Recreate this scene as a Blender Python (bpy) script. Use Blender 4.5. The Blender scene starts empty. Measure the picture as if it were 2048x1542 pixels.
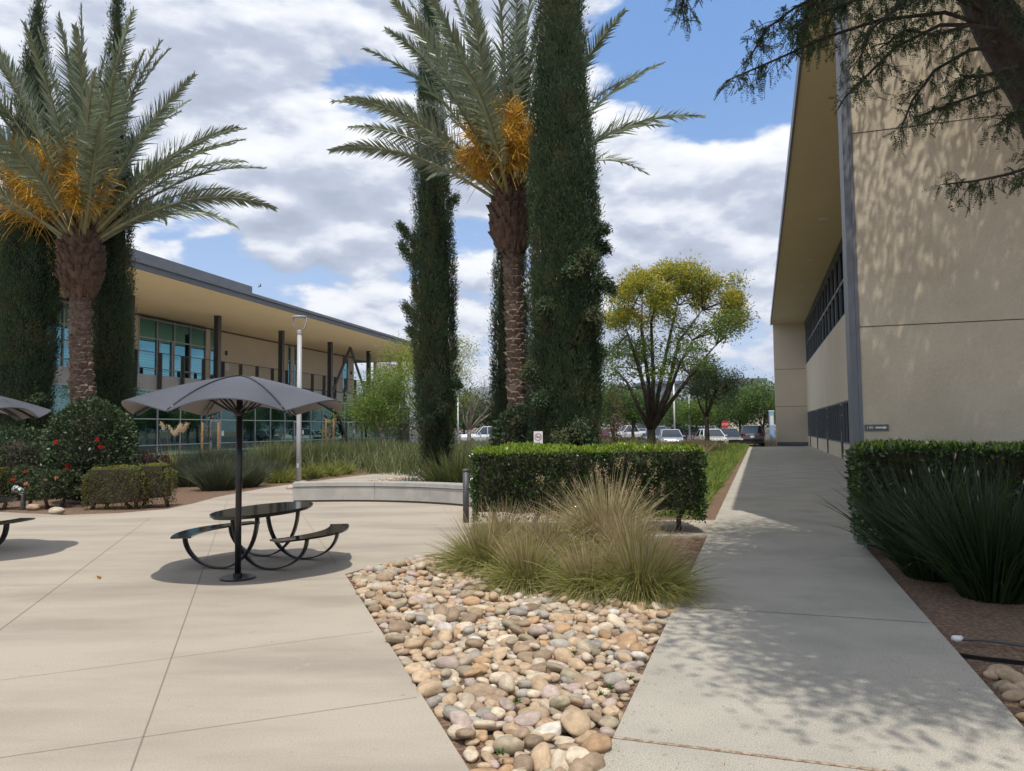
import bpy, math, random
import numpy as np
from mathutils import Vector, Matrix, noise as mnoise
R_ = math.radians
scene = bpy.context.scene
COL = scene.collection
rng = np.random.default_rng(7)
random.seed(7)

# ---------------------------------------------------------------- camera
F_PX, CAM_H = 1470.0, 1.65
PITCH, ROLL = math.atan((857 - 771) / F_PX), -0.010
cam = bpy.data.cameras.new('camera'); camo = bpy.data.objects.new('camera', cam); COL.objects.link(camo)
cam.sensor_width = 36.0; cam.sensor_fit = 'HORIZONTAL'; cam.lens = 36.0 * F_PX / 2048
cam.clip_start = 0.05; cam.clip_end = 40000
CR = (Matrix.Rotation(math.pi / 2 + PITCH, 4, 'X') @ Matrix.Rotation(ROLL, 4, 'Z'))
camo.matrix_world = Matrix.Translation((0, 0, CAM_H)) @ CR
scene.camera = camo
# ---------------------------------------------------------------- exposure, sky, sun
scene.view_settings.view_transform = 'Standard'; scene.view_settings.look = 'None'
scene.view_settings.exposure = 0.12; scene.view_settings.gamma = 1.0
scene.render.engine = 'CYCLES'
scene.cycles.max_bounces = 8; scene.cycles.diffuse_bounces = 6; scene.cycles.glossy_bounces = 3
scene.cycles.transmission_bounces = 4; scene.cycles.transparent_max_bounces = 8
scene.cycles.use_denoising = True
SUN_V = Vector((-0.03, 0.42, -1.0)).normalized()      # the way the sunlight travels
sun = bpy.data.lights.new('sun', 'SUN'); suno = bpy.data.objects.new('sun', sun); COL.objects.link(suno)
sun.energy = 3.5; sun.angle = R_(0.53); sun.color = (1.0, 0.955, 0.88)
suno.rotation_euler = SUN_V.to_track_quat('-Z', 'Y').to_euler(); suno.location = (0, -10, 40)

def nd(t, ty, **kw):
    n = t.nodes.new(ty)
    for k, v in kw.items():
        if k.startswith('i_'):
            key = k[2:]
            key = int(key) if key.isdigit() else key.replace('_', ' ')
            if isinstance(v, bpy.types.NodeSocket): t.links.new(v, n.inputs[key])
            else: n.inputs[key].default_value = v
        else: setattr(n, k, v)
    return n
def mth(t, op, a, b=None, c=None, clamp=False):
    n = t.nodes.new('ShaderNodeMath'); n.operation = op; n.use_clamp = clamp
    for i, v in enumerate((a, b, c)):
        if v is None: continue
        if isinstance(v, bpy.types.NodeSocket): t.links.new(v, n.inputs[i])
        else: n.inputs[i].default_value = v
    return n.outputs[0]
def vmth(t, op, a, b=None, s=None):
    n = t.nodes.new('ShaderNodeVectorMath'); n.operation = op
    for i, v in enumerate((a, b)):
        if v is None: continue
        if isinstance(v, bpy.types.NodeSocket): t.links.new(v, n.inputs[i])
        else: n.inputs[i].default_value = v
    if s is not None:
        if isinstance(s, bpy.types.NodeSocket): t.links.new(s, n.inputs['Scale'])
        else: n.inputs['Scale'].default_value = s
    return n
def smooth(t, x, lo, hi, a=0.0, b=1.0):
    n = t.nodes.new('ShaderNodeMapRange'); n.interpolation_type = 'SMOOTHSTEP'
    t.links.new(x, n.inputs[0])
    for i, v in zip((1, 2, 3, 4), (lo, hi, a, b)): n.inputs[i].default_value = v
    return n.outputs[0]
def mixc(t, f, a, b):
    n = t.nodes.new('ShaderNodeMix'); n.data_type = 'RGBA'
    for i, v in ((0, f), (6, a), (7, b)):
        if isinstance(v, bpy.types.NodeSocket): t.links.new(v, n.inputs[i])
        else: n.inputs[i].default_value = (tuple(v) + (1,)) if isinstance(v, (tuple, list)) and len(v) == 3 else v
    return n.outputs[2]

world = bpy.data.worlds.new('World'); scene.world = world; world.use_nodes = True
wt = world.node_tree; wt.nodes.clear()
sky = nd(wt, 'ShaderNodeTexSky'); sky.sky_type = 'NISHITA'; sky.sun_disc = False
sky.sun_elevation = R_(67); sky.sun_rotation = R_(180); sky.air_density = 1.0; sky.dust_density = 0.6; sky.ozone_density = 2.0
bg_sky = nd(wt, 'ShaderNodeBackground', i_Color=sky.outputs[0], i_Strength=0.15)
tc = nd(wt, 'ShaderNodeTexCoord')
def cloud_field(dirsock):
    """billowing cloud density: large masses, cauliflower lumps and fine wisps"""
    s = nd(wt, 'ShaderNodeSeparateXYZ', i_0=dirsock)
    zz = mth(wt, 'ADD', mth(wt, 'MAXIMUM', s.outputs[2], 0.0), 0.62)
    c = nd(wt, 'ShaderNodeCombineXYZ', i_0=mth(wt, 'DIVIDE', s.outputs[0], zz), i_1=mth(wt, 'DIVIDE', s.outputs[1], zz), i_2=mth(wt, 'MULTIPLY', s.outputs[2], 2.0)).outputs[0]
    big = nd(wt, 'ShaderNodeTexNoise', i_Vector=vmth(wt, 'ADD', c, SEED).outputs[0], i_Scale=2.3, i_Detail=3.0, i_Roughness=0.5).outputs[0]
    warp = nd(wt, 'ShaderNodeTexNoise', i_Vector=c, i_Scale=7.0, i_Detail=2.0).outputs[1]
    cw = vmth(wt, 'ADD', c, vmth(wt, 'SCALE', vmth(wt, 'SUBTRACT', warp, (.5, .5, .5)).outputs[0], None, 0.10).outputs[0]).outputs[0]
    v1 = nd(wt, 'ShaderNodeTexVoronoi', i_Vector=cw, i_Scale=7.5, i_Detail=2.0, i_Roughness=0.55, i_Lacunarity=2.2); v1.feature = 'F1'; v1.normalize = True
    fine = nd(wt, 'ShaderNodeTexNoise', i_Vector=c, i_Scale=11.0, i_Detail=8.0, i_Roughness=0.6).outputs[0]
    puff = mth(wt, 'SUBTRACT', 0.55, v1.outputs['Distance'])
    return mth(wt, 'ADD', big, mth(wt, 'ADD', mth(wt, 'MULTIPLY', puff, 0.36), mth(wt, 'MULTIPLY', mth(wt, 'SUBTRACT', fine, .5), 0.27)))
SEED = (2.7, 0.4, 1.3)
d0 = tc.outputs['Generated']
fa = cloud_field(d0)
fb = cloud_field(vmth(wt, 'ADD', d0, (0.007, -0.008, 0.019)).outputs[0])
sep = nd(wt, 'ShaderNodeSeparateXYZ', i_0=d0)
def dirspot(px, py, r0, r1):
    v = CR @ Vector(((px - 1024) / F_PX, (771 - py) / F_PX, -1.0)); v.normalize()
    dist = vmth(wt, 'DISTANCE', d0, tuple(v)).outputs['Value']
    return smooth(wt, dist, r0, r1, 1.0, 0.0)
bias = None
for (px, py, r0, r1, amt) in ((1440, 70, 0.02, 0.22, -.13), (400, 420, 0.0, 0.12, -.07), (720, 60, 0.0, .10, -.04), (300, 80, 0.05, .3, .12), (1300, 330, .02, .2, .08), (700, 560, .02, .2, .10), (1350, 560, .02, .2, .08), (560, 300, .02, .25, .04)):
    q = mth(wt, 'MULTIPLY', dirspot(px, py, r0, r1), amt); bias = q if bias is None else mth(wt, 'ADD', bias, q)
dens = mth(wt, 'ADD', fa, bias)
cover = smooth(wt, dens, 0.495, 0.575)
lit = mth(wt, 'ADD', mth(wt, 'MULTIPLY', mth(wt, 'SUBTRACT', fa, fb), 4.6), 0.66)
thick = smooth(wt, dens, 0.58, 0.86)
lit = mth(wt, 'SUBTRACT', lit, mth(wt, 'MULTIPLY', thick, 0.42), clamp=True)
ramp = nd(wt, 'ShaderNodeValToRGB', i_0=lit)
e = ramp.color_ramp.elements
e[0].position = 0.0; e[0].color = (0.40, 0.45, 0.56, 1)
e[1].position = 1.0; e[1].color = (0.97, 0.98, 1.0, 1)
m_ = e.new(0.38); m_.color = (0.52, 0.57, 0.69, 1)
m_ = e.new(0.68); m_.color = (0.80, 0.83, 0.90, 1)
bg_cl = nd(wt, 'ShaderNodeBackground', i_Color=ramp.outputs[0], i_Strength=1.03)
hz = smooth(wt, sep.outputs[2], 0.0, 0.10, 0.6, 1.0)
bg_air = nd(wt, 'ShaderNodeBackground', i_Color=mixc(wt, smooth(wt, sep.outputs[2], 0.0, 0.45), (0.52, 0.65, 0.88), (0.17, 0.38, 0.82)), i_Strength=1.0)
air = nd(wt, 'ShaderNodeMixShader', i_0=smooth(wt, sep.outputs[2], 0.0, 0.35, 0.92, 0.6), i_1=bg_sky.outputs[0], i_2=bg_air.outputs[0])
mixw = nd(wt, 'ShaderNodeMixShader', i_0=mth(wt, 'MULTIPLY', cover, hz), i_1=air.outputs[0], i_2=bg_cl.outputs[0])
nd(wt, 'ShaderNodeOutputWorld', i_Surface=mixw.outputs[0])

# ---------------------------------------------------------------- pixel helpers: a photo pixel to a place in the world
def ray(px, py): return CR @ Vector(((px - 1024) / F_PX, (771 - py) / F_PX, -1.0))
def G(px, py, z=0.0):
    r = ray(px, py); return Vector((0, 0, CAM_H)) + r * ((z - CAM_H) / r.z)
def AT(px, py, Y):
    r = ray(px, py); return Vector((0, 0, CAM_H)) + r * (Y / r.y)
def frame(px, py):
    r = ray(px, py); d = Vector((r.x, r.y, 0)).normalized(); return d, Vector((d.y, -d.x, 0))
DR, NR = frame(1518, 850)      # right hall: along, and away to the right
DL, NL = frame(1385, 858)      # left building
def RB(s, n, z=0.0): return DR * s + NR * n + Vector((0, 0, z))
def LB(s, n, z=0.0): return DL * s + NL * n + Vector((0, 0, z))
UP = Vector((0, 0, 1))

# ---------------------------------------------------------------- materials
def newmat(name):
    m = bpy.data.materials.new(name); m.use_nodes = True; t = m.node_tree; t.nodes.clear()
    o = nd(t, 'ShaderNodeOutputMaterial'); return m, t, o
def pmat(name, col, rough=0.6, metal=0.0, col2=None, ns=4.0, nd_=6.0, lo=0.35, hi=0.65, bump=0.0, bs=60.0, spec=0.5, stretch=None, coat=0.0, fine=0.0, fs=300.0, bdist=0.01, speck=None):
    m, t, o = newmat(name)
    b = nd(t, 'ShaderNodeBsdfPrincipled', i_Roughness=rough, i_Metallic=metal)
    b.inputs['Specular IOR Level'].default_value = spec; b.inputs['Coat Weight'].default_value = coat
    tcn = nd(t, 'ShaderNodeTexCoord'); vec = tcn.outputs['Object']
    if stretch: vec = vmth(t, 'MULTIPLY', vec, stretch).outputs[0]
    c = None
    if col2:
        n = nd(t, 'ShaderNodeTexNoise', i_Vector=vec, i_Scale=ns, i_Detail=nd_, i_Roughness=0.6)
        c = mixc(t, smooth(t, n.outputs[0], lo, hi), col, col2)
    if fine:
        n = nd(t, 'ShaderNodeTexNoise', i_Vector=tcn.outputs['Object'], i_Scale=fs, i_Detail=3.0)
        f = smooth(t, n.outputs[0], 0.3, 0.7, 1 - fine, 1 + fine)
        base = c if c is not None else nd(t, 'ShaderNodeRGB').outputs[0]
        if c is None: base.default_value = tuple(col) + (1,)
        c = vmth(t, 'SCALE', base, None, f).outputs[0]
    for (sc_, th_, scol) in (speck or ()):
        n = nd(t, 'ShaderNodeTexNoise', i_Vector=tcn.outputs['Object'], i_Scale=sc_, i_Detail=2.5, i_Roughness=.55)
        c = mixc(t, smooth(t, n.outputs[0], th_, th_ + .05), c, scol)
    if c is not None: t.links.new(c, b.inputs['Base Color'])
    else: b.inputs['Base Color'].default_value = tuple(col) + (1,)
    if bump:
        n = nd(t, 'ShaderNodeTexNoise', i_Vector=tcn.outputs['Object'], i_Scale=bs, i_Detail=4.0)
        bp = nd(t, 'ShaderNodeBump', i_Strength=bump, i_Distance=bdist, i_Height=n.outputs[0]); t.links.new(bp.outputs[0], b.inputs['Normal'])
    t.links.new(b.outputs[0], o.inputs[0]); return m
def leafmat(name, cols, rough=0.45, trans=0.25, clump=None, cs=1.2, tip=None, spec=0.35):
    """cols: list of leaf colours picked per leaf; clump: a second colour in patches; tip: colour towards the end of a blade"""
    m, t, o = newmat(name)
    g = nd(t, 'ShaderNodeNewGeometry')
    r = nd(t, 'ShaderNodeValToRGB', i_0=g.outputs['Random Per Island']); el = r.color_ramp.elements
    n = len(cols)
    el[0].position = 0; el[0].color = tuple(cols[0]) + (1,)
    el[1].position = 1; el[1].color = tuple(cols[-1]) + (1,)
    for i in range(1, n - 1):
        q = el.new(i / (n - 1)); q.color = tuple(cols[i]) + (1,)
    c = r.outputs[0]
    if clump:
        tcn = nd(t, 'ShaderNodeTexCoord')
        nz = nd(t, 'ShaderNodeTexNoise', i_Vector=tcn.outputs['Object'], i_Scale=cs, i_Detail=4.0)
        c = mixc(t, smooth(t, nz.outputs[0], 0.46, 0.66), c, clump)
    if tip:
        a = nd(t, 'ShaderNodeAttribute', attribute_name='t')
        c = mixc(t, smooth(t, a.outputs['Fac'], tip[1], tip[2]), c, tip[0])
    b = nd(t, 'ShaderNodeBsdfPrincipled', i_Base_Color=c, i_Roughness=rough); b.inputs['Specular IOR Level'].default_value = spec
    tr = nd(t, 'ShaderNodeBsdfTranslucent', i_Color=c)
    mx = nd(t, 'ShaderNodeMixShader', i_0=trans, i_1=b.outputs[0], i_2=tr.outputs[0])
    t.links.new(mx.outputs[0], o.inputs[0]); return m
def glassmat(name, tint, dark, f=0.62, rough=0.02, bump=0.0):
    m, t, o = newmat(name)
    lw = nd(t, 'ShaderNodeLayerWeight', i_Blend=0.25)
    gl = nd(t, 'ShaderNodeBsdfGlossy', i_Roughness=rough); gl.inputs['Color'].default_value = tuple(tint) + (1,)
    if bump:
        tcn = nd(t, 'ShaderNodeTexCoord')
        nz = nd(t, 'ShaderNodeTexNoise', i_Vector=tcn.outputs['Object'], i_Scale=0.35, i_Detail=1.0)
        bp = nd(t, 'ShaderNodeBump', i_Strength=bump, i_Distance=0.3, i_Height=nz.outputs[0]); t.links.new(bp.outputs[0], gl.inputs['Normal'])
    df = nd(t, 'ShaderNodeBsdfDiffuse'); df.inputs['Color'].default_value = tuple(dark) + (1,)
    fac = mth(t, 'ADD', mth(t, 'MULTIPLY', lw.outputs['Fresnel'], 0.5), f, clamp=True)
    mx = nd(t, 'ShaderNodeMixShader', i_0=fac, i_1=df.outputs[0], i_2=gl.outputs[0]); t.links.new(mx.outputs[0], o.inputs[0]); return m

# ---------------------------------------------------------------- mesh builder
class MB:
    def __init__(s): s.V = []; s.F = []; s.n = 0; s.T = []; s.hasT = False
    def add(s, V, Fs, mi=0, T=None):
        V = np.asarray(V, dtype=np.float64).reshape(-1, 3)
        if isinstance(Fs, np.ndarray): s.F.append((Fs + s.n, mi))
        else:
            by = {}
            for f in Fs: by.setdefault(len(f), []).append(f)
            for k, l in by.items(): s.F.append((np.asarray(l, dtype=np.int64) + s.n, mi))
        s.V.append(V); s.n += len(V)
        if T is not None: s.T.append(np.asarray(T, dtype=np.float32).ravel()); s.hasT = True
        else: s.T.append(np.zeros(len(V), np.float32))
    def build(s, name, mats, parent=None, smooth=False):
        if not isinstance(mats, (list, tuple)): mats = [mats]
        me = bpy.data.meshes.new(name)
        V = np.concatenate(s.V) if s.V else np.zeros((0, 3))
        tot = [np.full(len(f), f.shape[1], np.int32) for f, _ in s.F]
        mis = [np.full(len(f), mi, np.int32) for f, mi in s.F]
        L = np.concatenate([f.ravel() for f, _ in s.F]).astype(np.int32); tot = np.concatenate(tot); mis = np.concatenate(mis)
        me.vertices.add(len(V)); me.vertices.foreach_set('co', V.astype(np.float32).ravel())
        me.loops.add(len(L)); me.loops.foreach_set('vertex_index', L)
        me.polygons.add(len(tot)); st = np.concatenate([[0], np.cumsum(tot)[:-1]]).astype(np.int32)
        me.polygons.foreach_set('loop_start', st); me.polygons.foreach_set('loop_total', tot)
        me.polygons.foreach_set('material_index', mis)
        me.polygons.foreach_set('use_smooth', np.full(len(tot), smooth))
        if s.hasT:
            a = me.attributes.new('t', 'FLOAT', 'POINT'); a.data.foreach_set('value', np.concatenate(s.T))
        me.update(calc_edges=True)
        for m in mats: me.materials.append(m)
        o = bpy.data.objects.new(name, me); COL.objects.link(o)
        if parent is not None: o.parent = parent
        return o
    # --- shapes
    def obox(s, o, ex, ey, ez, mi=0):
        o, ex, ey, ez = [np.array(v, float) for v in (o, ex, ey, ez)]
        V = [o, o + ex, o + ex + ey, o + ey, o + ez, o + ex + ez, o + ex + ey + ez, o + ey + ez]
        s.add(V, [(0, 3, 2, 1), (4, 5, 6, 7), (0, 1, 5, 4), (1, 2, 6, 5), (2, 3, 7, 6), (3, 0, 4, 7)], mi)
    def box(s, c, sx, sy, sz, rz=0.0, mi=0):
        c = np.array(c, float); ca, sa = math.cos(rz), math.sin(rz)
        ex = np.array((ca, sa, 0)) * sx; ey = np.array((-sa, ca, 0)) * sy; ez = np.array((0, 0, sz))
        s.obox(c - ex / 2 - ey / 2 - ez / 2, ex, ey, ez, mi)
    def prism(s, poly, z0, z1, mi=0, bottom=True):
        n = len(poly)
        V = [(p[0], p[1], z1) for p in poly] + [(p[0], p[1], z0) for p in poly]
        a = sum(poly[i][0] * poly[(i + 1) % n][1] - poly[(i + 1) % n][0] * poly[i][1] for i in range(n))
        idx = list(range(n)) if a > 0 else list(range(n))[::-1]
        F = [tuple(idx)]
        if bottom: F.append(tuple(n + i for i in idx[::-1]))
        for k in range(n):
            i, j = idx[k], idx[(k + 1) % n]; F.append((i, i + n, j + n, j))
        s.add(V, F, mi)
    def tube(s, pts, rad, n=8, mi=0, cap=True):
        pts = [Vector(p) for p in pts]; m = len(pts)
        if not hasattr(rad, '__len__'): rad = [rad] * m
        V = []; pu = None
        for i, p in enumerate(pts):
            tg = (pts[min(i + 1, m - 1)] - pts[max(i - 1, 0)]).normalized()
            if pu is None:
                ref = Vector((0, 0, 1)) if abs(tg.z) < 0.9 else Vector((1, 0, 0))
                pu = tg.cross(ref).normalized()
            pu = (pu - tg * pu.dot(tg)).normalized(); w = tg.cross(pu)
            for k in range(n):
                a = 2 * math.pi * k / n
                V.append(p + (pu * math.cos(a) + w * math.sin(a)) * rad[i])
        F = [(i * n + k, i * n + (k + 1) % n, (i + 1) * n + (k + 1) % n, (i + 1) * n + k) for i in range(m - 1) for k in range(n)]
        if cap: F += [tuple(range(n))[::-1], tuple((m - 1) * n + k for k in range(n))]
        s.add([tuple(v) for v in V], F, mi)
    def bar(s, pts, side, w, th, mi=0):
        """flat strip swept along pts; side = direction of its width"""
        pts = [Vector(p) for p in pts]; side = Vector(side).normalized(); V = []; m = len(pts)
        for i, p in enumerate(pts):
            tg = (pts[min(i + 1, m - 1)] - pts[max(i - 1, 0)]).normalized(); nn = tg.cross(side).normalized()
            V += [p + side * w / 2 + nn * th / 2, p - side * w / 2 + nn * th / 2, p - side * w / 2 - nn * th / 2, p + side * w / 2 - nn * th / 2]
        F = [(i * 4 + k, i * 4 + (k + 1) % 4, (i + 1) * 4 + (k + 1) % 4, (i + 1) * 4 + k) for i in range(m - 1) for k in range(4)]
        F += [(3, 2, 1, 0), tuple((m - 1) * 4 + k for k in range(4))]
        s.add([tuple(v) for v in V], F, mi)
    def lathe(s, c, prof, n=24, mi=0):
        V = []
        for r, z in prof:
            for k in range(n):
                a = 2 * math.pi * k / n; V.append((c[0] + r * math.cos(a), c[1] + r * math.sin(a), c[2] + z))
        m = len(prof)
        F = [(i * n + k, i * n + (k + 1) % n, (i + 1) * n + (k + 1) % n, (i + 1) * n + k) for i in range(m - 1) for k in range(n)]
        F += [tuple(range(n))[::-1], tuple((m - 1) * n + k for k in range(n))]
        s.add(V, F, mi)
    def leaves(s, P, D, L, W, mi=0, fold=0.0, rg=None, S=None):
        """diamond leaves: P base points, D directions, L lengths, W widths (arrays)"""
        rg = rg or rng; P = np.asarray(P, float); D = np.asarray(D, float); n = len(P)
        D = D / (np.linalg.norm(D, axis=1, keepdims=True) + 1e-9)
        if S is None:
            S = np.cross(D, rg.normal(size=(n, 3)))
        S = S / (np.linalg.norm(S, axis=1, keepdims=True) + 1e-9)
        L = np.broadcast_to(np.asarray(L, float), (n,))[:, None]; W = np.broadcast_to(np.asarray(W, float), (n,))[:, None]
        V = np.stack([P, P + D * L * .45 + S * W / 2, P + D * L, P + D * L * .45 - S * W / 2], axis=1)
        s.add(V.reshape(-1, 3), np.arange(4 * n).reshape(n, 4), mi)
    def blades(s, P, D, L, W, droop, nseg=4, mi=0, rg=None, tipw=0.1, up=(0, 0, -1), t0=0.0, S=None):
        rg = rg or rng; P = np.asarray(P, float); D = np.asarray(D, float); n = len(P)
        D = D / (np.linalg.norm(D, axis=1, keepdims=True) + 1e-9)
        if S is None: S = np.cross(D, rg.normal(size=(n, 3)))
        S = S / (np.linalg.norm(S, axis=1, keepdims=True) + 1e-9)
        L = np.broadcast_to(np.asarray(L, float), (n,)); W = np.broadcast_to(np.asarray(W, float), (n,)); dr = np.broadcast_to(np.asarray(droop, float), (n,))
        t = np.linspace(0, 1, nseg + 1)
        C = P[:, None, :] + D[:, None, :] * (L[:, None] * t)[:, :, None] + np.array(up)[None, None, :] * (dr[:, None] * L[:, None] * t[None, :] ** 2)[:, :, None]
        wt_ = (W[:, None] * np.maximum(tipw, np.minimum(1, 1.25 * (1 - t ** 2)))[None, :]) / 2
        A = C + S[:, None, :] * wt_[:, :, None]; B = C - S[:, None, :] * wt_[:, :, None]
        V = np.stack([A, B], axis=2).reshape(-1, 3)
        base = (np.arange(n) * (nseg + 1) * 2)[:, None] + (np.arange(nseg) * 2)[None, :]
        Fq = np.stack([base, base + 1, base + 3, base + 2], axis=-1).reshape(-1, 4)
        T = np.broadcast_to((t0 + (1 - t0) * t)[None, :, None], (n, nseg + 1, 2)).ravel()
        s.add(V, Fq, mi, T)

def empty(name, loc, label, cat, group=None, rz=0.0):
    o = bpy.data.objects.new(name, None); COL.objects.link(o); o.location = loc; o.rotation_euler = (0, 0, rz)
    o.empty_display_size = 0.2
    return tag(o, label, cat, group)
def tag(o, label=None, cat=None, group=None, kind=None):
    if label: o['label'] = label
    if cat: o['category'] = cat
    if group: o['group'] = group
    if kind: o['kind'] = kind
    return o
def loc_parts(root, parts=None):
    """parts were built in world coordinates: keep them in place under the root"""
    M = Matrix.LocRotScale(root.location, root.rotation_euler, None).inverted()
    for o in root.children: o.matrix_parent_inverse = M
    return root
def copy_tree(o, parent=None):
    c = o.copy(); COL.objects.link(c); c.parent = parent
    if parent is not None: c.matrix_parent_inverse = o.matrix_parent_inverse.copy()
    for ch in list(o.children): copy_tree(ch, c)
    return c
def structure(o): o['kind'] = 'structure'; return o
# ---------------------------------------------------------------- shared materials
M = {}
M['plaza'] = pmat('plaza_concrete', (0.42, 0.365, 0.292), 0.85, col2=(0.305, 0.264, 0.212), ns=0.75, nd_=11, lo=0.36, hi=0.74, bump=0.2, bs=60, stretch=(0.5, 1.7, 1), fine=0.08, fs=90, spec=0.25, speck=[(5, .66, (.36, .312, .255)), (38, .70, (.27, .23, .185))])
M['walk'] = pmat('walkway_concrete', (0.43, 0.395, 0.325), 0.88, col2=(0.345, 0.32, 0.27), ns=1.1, nd_=11, lo=0.35, hi=0.72, bump=0.5, bs=140, fine=0.26, fs=130, spec=0.25, speck=[(14, .67, (.32, .29, .24)), (45, .69, (.20, .175, .14)), (95, .70, (.16, .14, .11))])
M['joint'] = pmat('joint', (0.22, 0.19, 0.15), 0.9)
M['jointpale'] = pmat('joint_sand', (0.42, 0.34, 0.24), 0.9, col2=(0.2, 0.12, 0.07), ns=30)
M['bench'] = pmat('bench_concrete', (0.42, 0.40, 0.36), 0.8, col2=(0.34, 0.325, 0.295), ns=2.5, nd_=8, bump=0.1, bs=60, fine=0.05)
M['mulch'] = pmat('bark_mulch', (0.27, 0.17, 0.105), 0.95, col2=(0.13, 0.078, 0.05), ns=26, nd_=8, lo=0.35, hi=0.62, bump=0.9, bs=55, bdist=0.03, fine=0.3, fs=90)
M['asphalt'] = pmat('asphalt', (0.075, 0.075, 0.078), 0.85, col2=(0.055, 0.055, 0.058), ns=0.5, bump=0.3, bs=90)
M['stucco'] = pmat('stucco', (0.61, 0.54, 0.405), 0.9, col2=(0.535, 0.47, 0.345), ns=0.9, nd_=7, bump=0.45, bs=75, bdist=0.008, spec=0.2, fine=.05, fs=40)
M['stucco2'] = pmat('stucco_smooth', (0.74, 0.645, 0.50), 0.9, col2=(0.70, 0.61, 0.47), ns=0.5, nd_=5, bump=0.15, bs=60, spec=0.2)
M['soffit'] = pmat('soffit', (0.90, 0.73, 0.46), 0.85, col2=(0.875, 0.705, 0.44), ns=0.3, spec=0.2)
M['soffit_dark'] = pmat('soffit_tan', (0.80, 0.68, 0.43), 0.85, col2=(0.77, 0.65, 0.405), ns=0.4, spec=0.2)
M['metal'] = pmat('blue_grey_metal', (0.17, 0.185, 0.205), 0.5, metal=0.1, col2=(0.15, 0.163, 0.18), ns=1.2)
M['roofmetal'] = pmat('roof_metal', (0.155, 0.165, 0.185), 0.55, col2=(0.135, 0.145, 0.162), ns=0.8)
M['steel'] = pmat('dark_steel', (0.075, 0.075, 0.08), 0.5)
M['alu'] = pmat('aluminium', (0.40, 0.41, 0.42), 0.4, metal=0.5)
M['conc'] = pmat('balcony_concrete', (0.33, 0.33, 0.335), 0.8, col2=(0.28, 0.28, 0.285), ns=1.5)
M['glass'] = glassmat('teal_glass', (0.15, 0.37, 0.44), (0.004, 0.026, 0.030), 0.80, bump=0.01)
M['glass_low'] = glassmat('dark_teal_glass', (0.21, 0.34, 0.33), (0.004, 0.013, 0.013), 0.60, bump=0.012)
M['glass_dark'] = glassmat('grey_glass', (0.18, 0.22, 0.24), (0.01, 0.012, 0.014), 0.45)
M['lamp_lens'] = pmat('lens', (0.75, 0.74, 0.70), 0.3)
M['white'] = pmat('white_paint', (0.78, 0.78, 0.76), 0.4)
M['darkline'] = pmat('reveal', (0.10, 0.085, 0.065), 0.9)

# ---------------------------------------------------------------- ground
b = MB(); b.add([(-9000, -500, -0.03), (9000, -500, -0.03), (9000, 14000, -0.03), (-9000, 14000, -0.03)], [(0, 1, 2, 3)])
structure(b.build('ground', M['mulch']))
# parking lot beyond the walkway
b = MB()
poly = [RB(64, -4), RB(64, 60), RB(330, 60), RB(330, -160), RB(75, -160), RB(52, -60), RB(52, -4)]
b.prism([(p.x, p.y) for p in poly], -0.09, -0.02, 0, False)
for k in range(26):
    p = RB(86, -70 + k * 2.8); b.obox(p + Vector((0, 0, -0.02)), DR * 5, NR * 0.1, UP * 0.004, 1)
structure(b.build('parking_lot', [M['asphalt'], M['white']]))
# plaza and curved path (one slab) with saw cut joints
def gx(*q): p = G(*q); return (p.x, p.y)
BC, BR = Vector((-4.3, 12.4, 0)), 4.72      # centre and radius of the seat wall
def arc(a, r): return (BC.x + r * math.cos(R_(a)), BC.y + r * math.sin(R_(a)))
e0, e1 = G(940, 1542), G(690, 1148); ed = (e0 - e1).normalized(); back = e0 + ed * 8.5
wl = RB(11.65, -0.785); wl2 = RB(13.6, -0.785)
plaza = [(back.x, back.y), (e0.x, e0.y), (e1.x, e1.y), gx(725, 1138), gx(770, 1126), gx(820, 1116), gx(870, 1107), (-0.2, 10.45), (0.9, 10.95), (1.9, 11.25), (wl.x, wl.y),
         (wl2.x, wl2.y), (1.6, 13.2), (0.5, 13.2)] + [arc(a, BR + .45) for a in range(12, 101, 8)] + \
        [gx(720, 963), gx(840, 952), gx(980, 944), gx(980, 931), gx(900, 934), gx(835, 938.5), gx(720, 951), gx(600, 966), gx(530, 976), gx(480, 985), gx(430, 995), gx(390, 1006), gx(335, 1018), gx(240, 1026), gx(130, 1030), gx(40, 1026), gx(-80, 1020), gx(-300, 1016),
         (-22, 15.5), (-24, -5)]
b = MB(); b.prism(plaza, -0.13, 0.0, 0, True)
def jline(p, q, w, mi=1, ext0=0.0, ext1=0.0, z=0.0):
    p = Vector(p); q = Vector(q); d = (q - p).normalized(); p = p - d * ext0; q = q + d * ext1; n = Vector((-d.y, d.x, 0))
    b.add([tuple(p + n * w / 2 + UP * (z + .003)), tuple(p - n * w / 2 + UP * (z + .003)), tuple(q - n * w / 2 + UP * (z + .003)), tuple(q + n * w / 2 + UP * (z + .003))], [(0, 1, 2, 3)], mi)
jline(G(262, 1542), G(400, 1155), 0.008, 1, 4, 0); jline(G(400, 1155), G(455, 1000), 0.008, 1, 0, 0)
jline(G(0, 1361), G(742, 1264), 0.004, 1, 6, 0.02); jline(G(0, 1516), G(834, 1395), 0.004, 1, 5, 0.0)
jline(G(0, 1260), G(300, 1036), 0.006, 1, 9, 0)
jline(G(595, 1015), G(672, 1128), 0.008)
jline(G(395, 1012), G(590, 1000), 0.008); jline(G(480, 985.5), G(560, 994), 0.008)
jline(G(0, 1172), G(330, 1165), 0.005, 1, 6, 2.0)
structure(b.build('plaza', [M['plaza'], M['joint']]))
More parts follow.
